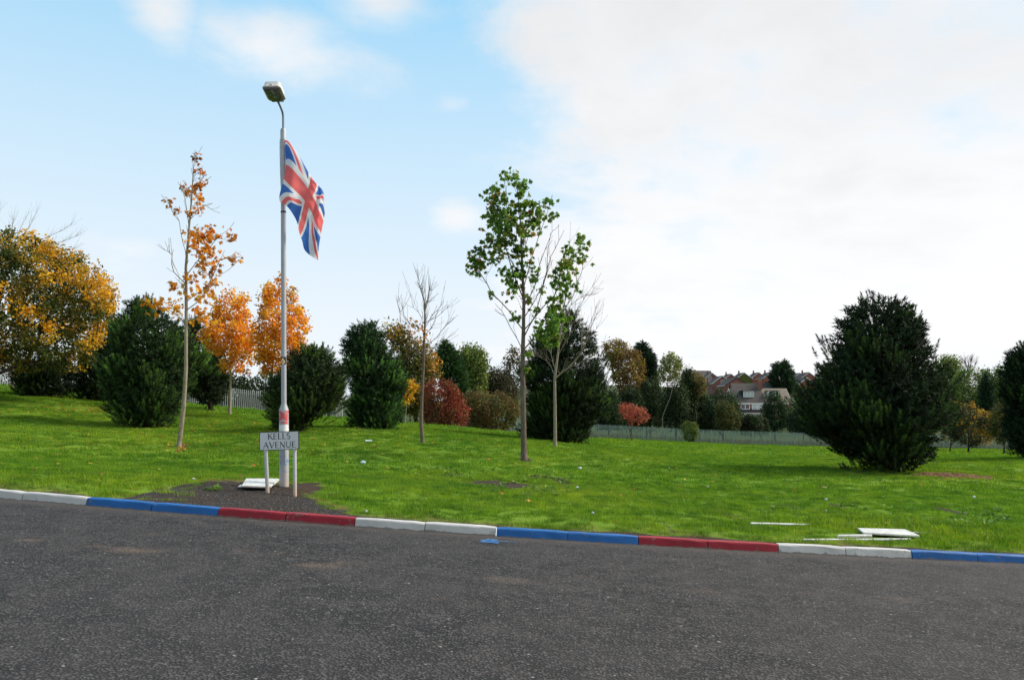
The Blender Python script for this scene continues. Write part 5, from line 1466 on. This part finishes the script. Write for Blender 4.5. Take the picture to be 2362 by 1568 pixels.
BLK = plain('sign_black', (.014, .014, .015), .45, .3)
plate = plate_obj(MB().prism(rr2(PW / 2, PH / 2, .026), -.004, .012), 'plate', BLK, sign)
plate_obj(MB().prism(rr2(PW / 2 - .010, PH / 2 - .010, .018), -.0065, -.0035), 'plate_face', mat('sign_white', sign_white), plate)
for zz_ in (.06, -.06): plate_obj(MB().box((0, .022, zz_), (PW * .9, .02, .03)), 'back_rail', POSTM, plate)
TH_, TN_ = .155, .075      # thick and thin strokes, as fractions of the cap height
LET = {
    'K': (.80, [[(.12, 0), (.12, 1)], [(.16, .46), (.70, 1)], [(.30, .58), (.80, 0)]], [TH_, TN_, TH_]),
    'E': (.66, [[(.12, 0), (.12, 1)], [(.12, .965), (.60, .965)], [(.12, .51), (.54, .51)], [(.12, .035), (.64, .035)]], [TH_, TN_, TN_, TN_]),
    'L': (.64, [[(.12, 0), (.12, 1)], [(.12, .035), (.62, .035)]], [TH_, TN_]),
    'S': (.62, [arc(.32, .745, .235, .225, 50, 260, 12)[:-1] + arc(.30, .25, .26, .235, 85, -140, 14)], [.125]),
    'A': (.88, [[(.04, 0), (.45, 1)], [(.42, 1), (.84, 0)], [(.20, .34), (.68, .34)]], [TN_, TH_, TN_]),
    'V': (.84, [[(.04, 1), (.44, 0)], [(.42, 0), (.82, 1)]], [TH_, TN_]),
    'N': (.90, [[(.12, 0), (.12, 1)], [(.12, .98), (.80, .02)], [(.80, 0), (.80, 1)]], [TN_, TH_, TN_]),
    'U': (.86, [[(.12, 1), (.12, .34)] + arc(.43, .32, .31, .285, 180, 360, 12) + [(.74, .34), (.74, 1)]], [.115]),
}
SERIF = {'K': [(.12, 0), (.12, 1), (.70, 1), (.80, 0)], 'E': [], 'L': [(.12, 1)], 'A': [(.04, 0), (.84, 0)], 'V': [(.04, 1), (.82, 1)], 'N': [(.12, 0), (.80, 1)], 'U': [(.12, 1), (.74, 1)], 'S': []}


def word(txt, xc, zb_, cap, total):
    adv = [LET[c][0] for c in txt]; gap = (total / cap - sum(adv)) / (len(txt) - 1); x = xc - total / 2
    for c in txt:
        m_ = MB(); wdt, strokes, ws = LET[c]
        for st, wd_ in zip(strokes, ws):
            V2, F2 = stroke_poly(st, [wd_] * len(st)); m_.add([(x + v.x * cap, -.0075 - .0002 * len(m_.Fc) % .001, zb_ + v.y * cap) for v in V2], F2)
        for (sx, sz) in SERIF[c]:
            V2, F2 = stroke_poly([(sx - .10, sz), (sx + .10, sz)], [.05, .05]); m_.add([(x + v.x * cap, -.0088, zb_ + v.y * cap) for v in V2], F2)
        o = plate_obj(m_, 'letter', BLK, plate); o['label'] = f'black letter {c}'
        x += (wdt + gap) * cap


kk = PH / 365.0     # zoomed rows of the plate in the photograph
word('KELLS', 0.0, PH / 2 - (335 - 183) * kk, 118 * kk, 445 * kk)
word('AVENUE', 0.005, PH / 2 - (505 - 183) * kk, 118 * kk, 640 * kk)

# ------------------------------------------------------------------ boards and litter
WB = plain('white_board', (.50, .485, .455), .6, .3, 0, .35, 11)


SLABS = []


def slab(name, label, corners, thick, mt, cat='board', lift=.0, group=None, conv=None, bev=.004):
    """a flat board whose outline lies over the given photo pixels on the ground"""
    pts = [G(*(conv(*c) if conv else c)) for c in corners]
    c = np.mean(pts, axis=0); zt_ = lift; SLABS.append(np.array(pts)[:, :2])
    A = np.c_[np.array(pts)[:, :2] - c[:2], np.ones(len(pts))]; co_ = np.linalg.lstsq(A, np.array(pts)[:, 2], rcond=None)[0]
    V = [(p[0] - c[0], p[1] - c[1], A[i] @ co_ - c[2] + zt_) for i, p in enumerate(pts)]
    n = len(V); VV_ = V + [(a, b, z + thick) for a, b, z in V]
    Fc = [tuple(range(n - 1, -1, -1)), tuple(range(n, 2 * n))] + [(i, (i + 1) % n, n + (i + 1) % n, n + i) for i in range(n)]
    o = MB().add(VV_, Fc).build(name, mt, None, False, bev); o.location = c
    return tag(o, label, cat, group)


def zb(x, y): return z3(x, y)
def zr(x, y): return (1960 + x / 5.905) / 1.0589, (1260 + y / 5.905) / 1.0589
def zq(x, y): return (1800 + x / 3.374) / 1.0589, (1200 + y / 3.374) / 1.0589


slab('discarded_board', 'white board lying flat on the gravel beside the sign, on top of another', [(345, 1248), (568, 1250), (620, 1190), (378, 1186)], .022, WB, lift=.055, conv=zb)
slab('discarded_board', 'lower white board sticking out from under the other beside the sign', [(318, 1240), (560, 1243), (640, 1180), (416, 1180)], .02, WB, lift=.03, conv=zb)
slab('white_slab', 'thick white plastic slab lying on the grass by the white kerb', [(870, 300), (1690, 335), (1480, 250), (790, 222)], .032, WB, lift=.032, conv=zr, bev=.012)
slab('white_plank', 'long thin white plank in the grass nearest the kerb', [(10, 360), (1560, 352), (1560, 336), (10, 346)], .022, WB, cat='plank', lift=.0, conv=zr)
slab('white_plank', 'short tapered white plank poking out left under the thick white slab', [(500, 322), (1000, 322), (1000, 300), (520, 312)], .03, WB, cat='plank', lift=.015, conv=zr)
slab('white_plank', 'white plank end poking out right behind the thick white slab', [(1480, 275), (1880, 262), (1880, 246), (1480, 256)], .025, WB, cat='plank', lift=.01, conv=zr)
slab('white_strip', 'thin white strip half sunk in the grass behind the thick slab, on the left', [(105, 272), (600, 282), (600, 274), (110, 262)], .016, WB, cat='strip', lift=.004, conv=zq)
slab('white_strip', 'thin white strip half sunk in the grass behind the thick slab, on the right', [(870, 280), (1165, 288), (1160, 276), (875, 272)], .02, WB, cat='strip', lift=.008, conv=zq)
slab('wood_offcut', 'small orange wood offcut at the end of the right white strip', [(1215, 280), (1275, 280), (1270, 270), (1220, 268)], .025, plain('raw_wood', (.55, .30, .13), .8), cat='wood', lift=.014, conv=zq)
PAPER = plain('litter_white', (.5, .5, .49), .6, .3); PLAS = plain('pale_plastic', (.55, .68, .68), .25, .5); TAN = plain('tan_card', (.5, .36, .2), .8)


def scrap(name, label, u, v, wpx, hpx, mt, seed, cat='litter'):
    """crumpled scrap lying on the grass"""
    p = G(u, v); s = wpx / F * p[1] * .5; h = max(hpx / F * p[1], .02)
    r = np.random.default_rng(seed); n = 9; m_ = 5
    V = []; Fc = []
    for i in range(m_):
        a = i / (m_ - 1) * math.pi
        for j in range(n):
            b = j / n * 2 * math.pi; q = r.uniform(.65, 1.15)
            V.append((s * math.sin(a) * math.cos(b) * q, s * .7 * math.sin(a) * math.sin(b) * q, h * .5 * (1 - math.cos(a) * q)))
    for i in range(m_ - 1): Fc += [(i * n + j, i * n + (j + 1) % n, (i + 1) * n + (j + 1) % n, (i + 1) * n + j) for j in range(n)]
    o = MB().add(V, [tuple(reversed(f)) for f in Fc]).build(name, mt); o.location = (p[0], p[1], p[2] + .01); return tag(o, label, cat)


scrap('plastic_cup', 'crushed pale plastic cup on the lawn between the lamp and middle maple', 838, 1072, 15, 10, PLAS, 1)
slab('plastic_straw', 'thin pale green strip lying on the lawn below the bright green pine', [(842, 1019), (858, 1019), (858, 1017), (842, 1017)], .02, PLAS, cat='litter', lift=.03)
scrap('paper_scrap', 'white paper scrap on the lawn right of the middle maple', 1337, 1083, 11, 6, PAPER, 2)
scrap('paper_scrap', 'white crumpled scrap at the right end of the weedy rut', 1331, 1129, 9, 7, PAPER, 3)
scrap('paper_scrap', 'white scrap on the grass low in the middle near the blue kerb', 1367, 1187, 9, 6, PAPER, 4)
scrap('paper_scrap', 'white scrap on the grass just above the white kerb stones', 844, 1183, 7, 6, PAPER, 5)
scrap('paper_scrap', 'white scrap at the upper edge of the gravel patch', 446, 1107, 9, 4, PAPER, 6)
scrap('paper_scrap', 'white scrap on the lawn below the left end of the lone pine', 1904, 1155, 8, 6, PAPER, 7)
scrap('tan_scrap', 'tan scrap on the lawn left of the lone pine, by the white strip', 1900, 1127, 14, 5, TAN, 8)
scrap('paper_scrap', 'white scrap on the lawn below the middle of the lone pine', 2246, 1149, 8, 5, PAPER, 9)
scrap('paper_scrap', 'tiny white scrap on the lawn halfway to the green fence', 1632, 1126, 7, 5, PAPER, 10)

# soil heap by the lone pine
hp = G(2195, 1099); r = np.random.default_rng(5)
HXm, HYm = np.meshgrid(np.linspace(-1.35, 1.35, 64), np.linspace(-.6, .6, 30))
hh_ = np.clip(1 - (HXm / 1.3) ** 2 - (HYm / .55) ** 2, 0, 1) ** .6 * (.13 + .06 * sines(HXm, HYm, .5, 61) + .035 * sines(HXm, HYm, .18, 62)) + r.normal(0, .006, HXm.shape)
heap = grid_mesh('soil_heap', HXm, HYm, ground(HXm + hp[0], HYm + hp[1]) - hp[2] + hh_ - .02, {}, plain('red_soil', (.13, .065, .035), .95, .1, 0, .45, 9.0, .8, 30))
heap.location = hp; tag(heap, 'low heap of reddish brown soil beside the lone pine', 'soil heap')

# blue twine on the road
tp = Groad(1131, 1250); r = np.random.default_rng(8); m_ = MB()
for k in range(8):
    pts = []; a = r.uniform(0, 6.3); ph = r.uniform(0, 6.3); rx = r.uniform(.03, .15)
    for i in range(15):
        a += r.uniform(.25, .6); pts.append((rx * math.cos(a) * r.uniform(.5, 1) + .05 * math.sin(a * 2.3 + ph), .17 * math.sin(a + ph) * r.uniform(.4, 1), .006 + .014 * abs(math.sin(a * 1.7 + ph))))
    m_.tube(pts, .0016, 4)
m_.tube([(.08, .02, .01), (.15, .06, .012), (.22, .09, .008), (.32, .07, .006)], .0025, 5)
o = m_.build('blue_twine', plain('blue_twine', (.10, .30, .62), .6), None, True); o.location = tp
o.data.transform(Matrix.Rotation(math.asin(SL) * -1, 4, 'Y')); tag(o, 'tangle of bright blue twine on the road below the blue kerb', 'twine')

# ------------------------------------------------------------------ ground cover
def blade_mat(t, b):
    wp = t.new('ShaderNodeNewGeometry').outputs['Position']
    a = t.new('ShaderNodeAttribute', attribute_name='Col').outputs['Color']
    n0 = t.noise(wp, .09, 4, .6); n1 = t.noise(wp, .5, 4, .6); n2 = t.noise(wp, 2.6, 3, .6)
    f = t.mix(t.lin(n1, .35, .65), (.66, .80, .7), (1.3, 1.15, 1.1)); f2 = t.mix(t.lin(n0, .42, .62), (.9, .95, .9), (1.35, 1.1, 1.1))
    f3 = t.mix(t.lin(n2, .38, .62), (.54, .67, .7), (1.28, 1.18, 1.05))
    c = t.mix(1.0, t.mix(1.0, t.mix(1.0, a, f, 'MULTIPLY'), f2, 'MULTIPLY'), f3, 'MULTIPLY')
    t.l.new(c, b.inputs['Base Color']); b.inputs['Roughness'].default_value = .55; b.inputs['Specular IOR Level'].default_value = .2
    tr = t.new('ShaderNodeBsdfTranslucent'); t.l.new(c, tr.inputs[0]); mx = t.new('ShaderNodeMixShader'); mx.inputs[0].default_value = .42
    t.l.new(b.outputs[0], mx.inputs[1]); t.l.new(tr.outputs[0], mx.inputs[2]); t.l.new(mx.outputs[0], t.n['Material Output'].inputs[0])


BLADE = mat('grass_blades', blade_mat)


def tuft(name, n, rad, h, wd_, seed, palette, lean=.5):
    r = np.random.default_rng(seed); V = []; Fc = []; C = []
    for k in range(n):
        a = r.uniform(0, 6.3); q = rad * math.sqrt(r.uniform(0, 1)); p = np.array([q * math.cos(a), q * math.sin(a), -.012])
        hh = h * r.uniform(.45, 1.15); d = r.uniform(0, 6.3); l_ = hh * lean * r.uniform(.2, 1.3); ww = wd_ * r.uniform(.7, 1.3)
        s = r.uniform(0, 6.3); sv_ = np.array([math.cos(s), math.sin(s), 0]) * ww / 2; dv = np.array([math.cos(d), math.sin(d), 0])
        o = len(V); V += [p - sv_, p + sv_, p + dv * l_ * .35 + [0, 0, hh * .6] - sv_ * .8, p + dv * l_ * .35 + [0, 0, hh * .6] + sv_ * .8, p + dv * l_ + [0, 0, hh]]
        Fc += [(o, o + 1, o + 3), (o, o + 3, o + 2), (o + 2, o + 3, o + 4)]
        c = np.array(palette[r.integers(len(palette))]) * r.uniform(.75, 1.25); C += [c] * 5
    me = npmesh(name, np.array(V), np.array(Fc), np.array(C)); me.materials.append(BLADE)
    return bpy.data.objects.new(name, me)


GP = [(.125, .275, .008), (.15, .305, .011), (.085, .215, .007), (.205, .325, .018), (.135, .275, .010), (.19, .25, .03), (.075, .185, .008)]
DP = [(.20, .17, .05), (.25, .18, .075), (.13, .15, .03), (.10, .16, .02), (.17, .12, .05)]


def coll(name, objs):
    c = bpy.data.collections.new(name)
    for o in objs: c.objects.link(o)
    return c


C_NEAR = coll('tufts_near', [tuft('tuft', 70, .11, .055, .0042, 11 + i, GP) for i in range(5)] + [tuft('tuft', 55, .12, .085, .005, 31, GP, .7)])
C_DRY = coll('tufts_dry', [tuft('tuft', 50, .10, .045, .004, 41 + i, DP, .9) for i in range(3)])
C_MID = coll('tufts_mid', [tuft('tuft', 90, .28, .062, .011, 51 + i, GP) for i in range(4)])
C_FAR = coll('tufts_far', [tuft('tuft', 110, .75, .08, .028, 61 + i, GP) for i in range(4)])
WEEDP = [(.12, .23, .03), (.15, .26, .05), (.09, .18, .025)]


def weed(name, seed, s=.10):
    r = np.random.default_rng(seed); V = []; Fc = []; C = []
    for k in range(9):
        a = r.uniform(0, 6.3); T = LEAF_OVAL * np.array([.85, 1, 1]) * s * r.uniform(.6, 1.3); el = r.uniform(.2, 1.1)
        M = Matrix.Rotation(a, 3, 'Z') @ Matrix.Rotation(el, 3, 'X'); o = len(V)
        V += [np.array(M @ Vector(q)) for q in T]; Fc += [tuple(i + o for i in f) for f in LO_F]; C += [np.array(WEEDP[r.integers(3)]) * r.uniform(.8, 1.3)] * len(T)
    me = npmesh(name, np.array(V), np.array(Fc), np.array(C)); me.materials.append(BLADE); return bpy.data.objects.new(name, me)


C_WEED = coll('weeds', [weed('weed', 71 + i) for i in range(4)])


def stone_proto(name, seed, mt):
    r = np.random.default_rng(seed); V = []
    for z_, q in ((-.5, .55), (0, 1), (.55, .6)):
        for k in range(6):
            a = k / 6 * 2 * math.pi + r.uniform(-.2, .2); V.append((math.cos(a) * q * r.uniform(.7, 1.1), math.sin(a) * q * r.uniform(.6, 1.0), z_ * r.uniform(.6, .9)))
    Fc = [(i * 6 + k, i * 6 + (k + 1) % 6, (i + 1) * 6 + (k + 1) % 6, (i + 1) * 6 + k) for i in range(2) for k in range(6)] + [tuple(range(5, -1, -1)), tuple(range(12, 18))]
    me = bpy.data.meshes.new(name); me.from_pydata(V, [], Fc); me.materials.append(mt); return bpy.data.objects.new(name, me)


GR = [plain('gravel_dark', (.040, .037, .037), .85, .3, 0, .3, 1), plain('gravel_mid', (.075, .070, .067), .85, .3, 0, .3, 1), plain('gravel_pale', (.17, .155, .14), .85, .3, 0, .2, 1)]
C_STONE = coll('stones', [stone_proto('stone', 80 + i, GR[[0, 0, 0, 1, 1, 2][i]]) for i in range(6)])


def fallen(name, seed, colr):
    r = np.random.default_rng(seed); T = LEAF_MAPLE * np.array([1, 1, 2.2]) - np.array([0, .4, 0])
    me = npmesh(name, T, LM_F, np.tile(np.array(colr), (len(T), 1))); me.materials.append(LEAF_DULL); return bpy.data.objects.new(name, me)


C_LEAF = coll('leaves', [fallen('leaf', 90 + i, c) for i, c in enumerate([(.55, .22, .03), (.62, .36, .05), (.40, .14, .04), (.60, .42, .08), (.30, .13, .05)])])


def scatter(name, label, pts, col_, rot, scl):
    """one object of points; each point carries a copy of one of the little shapes"""
    me = bpy.data.meshes.new(name); me.vertices.add(len(pts)); me.vertices.foreach_set('co', np.asarray(pts, dtype=np.float32).ravel())
    a = me.attributes.new('rot', 'FLOAT_VECTOR', 'POINT'); a.data.foreach_set('vector', np.asarray(rot, dtype=np.float32).ravel())
    a = me.attributes.new('scl', 'FLOAT', 'POINT'); a.data.foreach_set('value', np.asarray(scl, dtype=np.float32).ravel())
    o = link(name, me); tag(o, label, kind='stuff')
    ng = bpy.data.node_groups.new(name + '_nodes', 'GeometryNodeTree')
    ng.interface.new_socket('Geometry', in_out='INPUT', socket_type='NodeSocketGeometry'); ng.interface.new_socket('Geometry', in_out='OUTPUT', socket_type='NodeSocketGeometry')
    gi = ng.nodes.new('NodeGroupInput'); go = ng.nodes.new('NodeGroupOutput'); ip = ng.nodes.new('GeometryNodeInstanceOnPoints'); ci = ng.nodes.new('GeometryNodeCollectionInfo')
    ci.inputs['Collection'].default_value = col_; ci.inputs['Separate Children'].default_value = True; ci.inputs['Reset Children'].default_value = True
    ip.inputs['Pick Instance'].default_value = True
    na = ng.nodes.new('GeometryNodeInputNamedAttribute'); na.data_type = 'FLOAT_VECTOR'; na.inputs[0].default_value = 'rot'
    nb = ng.nodes.new('GeometryNodeInputNamedAttribute'); nb.data_type = 'FLOAT'; nb.inputs[0].default_value = 'scl'
    L = ng.links
    L.new(gi.outputs[0], ip.inputs['Points']); L.new(ci.outputs[0], ip.inputs['Instance']); L.new(na.outputs[0], ip.inputs['Rotation']); L.new(nb.outputs[0], ip.inputs['Scale'])
    L.new(ip.outputs[0], go.inputs[0])
    md = o.modifiers.new('scatter', 'NODES'); md.node_group = ng
    return o


def field(y0, y1, dens, margin=1.5, seed=0):
    """random points on the lawn between two distances, inside the view plus a margin"""
    r = np.random.default_rng(seed); hw = lambda y: y * .66 + margin
    n = int(dens * (y1 - y0) * (hw(y0) + hw(y1)))
    y = np.sqrt(r.uniform(y0 * y0, y1 * y1, n)); x = r.uniform(-1, 1, n) * hw(y)
    ok = (y > ky(x) + KD + .01); return x[ok], y[ok], r


def clear(x, y):
    """False where a board lies"""
    ok = np.ones(len(x), dtype=bool)
    for q in SLABS:
        c = q.mean(0); q = c + (q - c) * 1.06; ins = np.zeros(len(x), dtype=bool); j = len(q) - 1
        for i in range(len(q)):
            cr = ((q[i, 1] > y) != (q[j, 1] > y)) & (x < (q[j, 0] - q[i, 0]) * (y - q[i, 1]) / (q[j, 1] - q[i, 1] + 1e-12) + q[i, 0]); ins ^= cr; j = i
        ok &= ~ins
    return ok


def sow(name, label, x, y, r, col_, s0, s1):
    k_ = clear(x, y); x, y = x[k_], y[k_]
    z = ground(x, y); n = len(x); lump = 1 + .28 * sines(x, y, 1.3, 51) + .22 * sines(x, y, .45, 52)
    return scatter(name, label, np.stack([x, y, z], -1), col_, np.stack([r.normal(0, .08, n), r.normal(0, .08, n), r.uniform(0, 6.28, n)], -1), r.uniform(s0, s1, n) * np.clip(lump, .55, 1.6))


x, y, r = field(10.3, 20, 75, 5.0, 1)
d = np.maximum(bare(x, y), .8 * dry(x, y))
keep = r.uniform(0, 1, len(x)) > d * 1.25
o = sow('grass', 'short green grass of the verge near the kerb', x[keep], y[keep], r, C_NEAR, .7, 1.15)
x, y, r = field(10.3, 14.5, 60, 5.0, 2)
keep = r.uniform(0, 1, len(x)) < np.clip(dry(x, y) * .9, 0, 1) * (1 - .75 * inpatch(x, y)) * (.6 + .4 * (1 - bare(x, y) * .6))
sow('dry_grass', 'thin yellowed grass along the kerb and round the gravel', x[keep], y[keep], r, C_DRY, .6, 1.1)
x, y, r = field(19.5, 46, 15, 6, 3)
keep = r.uniform(0, 1, len(x)) > bare(x, y)
sow('grass', 'mown green grass of the middle lawn', x[keep], y[keep], r, C_MID, .7, 1.2)
x, y, r = field(45, 101, 2.2, 8, 4)
fy = np.interp(x, [-60, -38, -21, 0, 12, 30, 70, 120], [58, 60, 65, 80, 98.5, 99.5, 99.5, 100])
keep = y < fy
sow('grass', 'mown green grass of the far lawn', x[keep], y[keep], r, C_FAR, .7, 1.2)
x, y, r = field(10.8, 30, 16, 1.5, 14)
nz = sines(x, y, 2.2, 55) + .7 * sines(x, y, .7, 56)
keep = (nz > .75) & (inpatch(x, y) < .1)
sow('straw_grass', 'scattered straw coloured thatch in the lawn', x[keep], y[keep], r, C_DRY, .8, 1.5)
# long tussocks at the right, near the kerb
r = np.random.default_rng(6); p0 = G(2180, 1235); n = 900
x = p0[0] + r.normal(.3, 1.1, n); y = p0[1] + r.normal(.45, .55, n); ok = (y > ky(x) + KD + .25)
sow('tall_grass', 'longer dark tussocks of grass by the blue kerb at the right', x[ok], y[ok], r, C_NEAR, 1.3, 1.9)
# coarse weeds in the rutted part of the lawn
r = np.random.default_rng(7); xs_ = []; ys_ = []
for (u, v, n, su, sv_) in [(1150, 1126, 50, 110, 9), (1260, 1108, 50, 70, 14), (1040, 1092, 40, 80, 10), (1270, 1133, 45, 50, 9), (2280, 1205, 60, 80, 22), (980, 1085, 30, 80, 8), (480, 1130, 5, 60, 6), (1700, 1090, 40, 200, 15), (1900, 1180, 25, 250, 25)]:
    for _ in range(n):
        p = G(u + r.normal(0, su * .6), v + r.normal(0, sv_ * .6)); xs_.append(p[0]); ys_.append(p[1])
x = np.array(xs_); y = np.array(ys_); ok = y > ky(x) + KD + .1
sow('weeds', 'patches of low broad leaved weeds in the rutted grass', x[ok], y[ok], r, C_WEED, .35, 1.0)
# dry rough growth behind the green fence
C_ROUGH = coll('rough', [tuft('tuft', 60, .5, .62, .035, 95 + i, [(.13, .10, .045), (.16, .12, .055), (.08, .08, .03), (.05, .065, .02)], .5) for i in range(3)])
r = np.random.default_rng(9); n = 2600; a = r.uniform(0, 1, n)
x = -8 + 76 * a; y = np.interp(x, [-14, 0, 6, 12, 80], [82, 88, 98, 101.5, 101.5]) + r.uniform(.5, 5, n)
sow('rough_grass', 'tall dry grass and weeds growing behind the green fence', x, y, r, C_ROUGH, .6, 1.3)
# gravel in the bare patch
x, y, r = field(10.6, 13.6, 1900, 0, 10)
keep = (r.uniform(0, 1, len(x)) < inpatch(x, y) * np.clip(.55 + .6 * sines(x, y, .7, 91) + .25 * (x + 4), .05, .95)) & (x < -1.5)
x, y = x[keep], y[keep]; n = len(x); z = ground(x, y)
scatter('gravel', 'loose dark gravel in the bare patch round the sign', np.stack([x, y, z + .002], -1), C_STONE, r.uniform(0, 6.3, (n, 3)), r.uniform(.004, .011, n))
# fallen leaves
r = np.random.default_rng(12); xs_ = []; ys_ = []
for (u, v, n, su, sv_) in [(230, 945, 240, 110, 7), (450, 1000, 50, 150, 25), (600, 985, 95, 160, 20), (700, 1050, 18, 250, 40), (1000, 1020, 25, 250, 22), (415, 1033, 25, 25, 6), (1400, 1090, 14, 500, 45), (1900, 1110, 10, 400, 40), (1190, 1070, 8, 60, 10), (150, 1050, 14, 150, 40)]:
    for _ in range(n):
        p = G(float(np.clip(u + r.normal(0, su * .7), 0, 2360)), v + r.normal(0, sv_ * .7)); 
        if p[1] < 55: xs_.append(p[0]); ys_.append(p[1])
x = np.array(xs_); y = np.array(ys_); ok = y > ky(x) + KD + .15; x, y = x[ok], y[ok]; n = len(x); z = ground(x, y)
scatter('fallen_leaves', 'orange and yellow leaves fallen on the lawn', np.stack([x, y, z + .03], -1), C_LEAF, np.stack([r.normal(0, .35, n), r.normal(0, .35, n), r.uniform(0, 6.3, n)], -1), r.uniform(.07, .125, n))
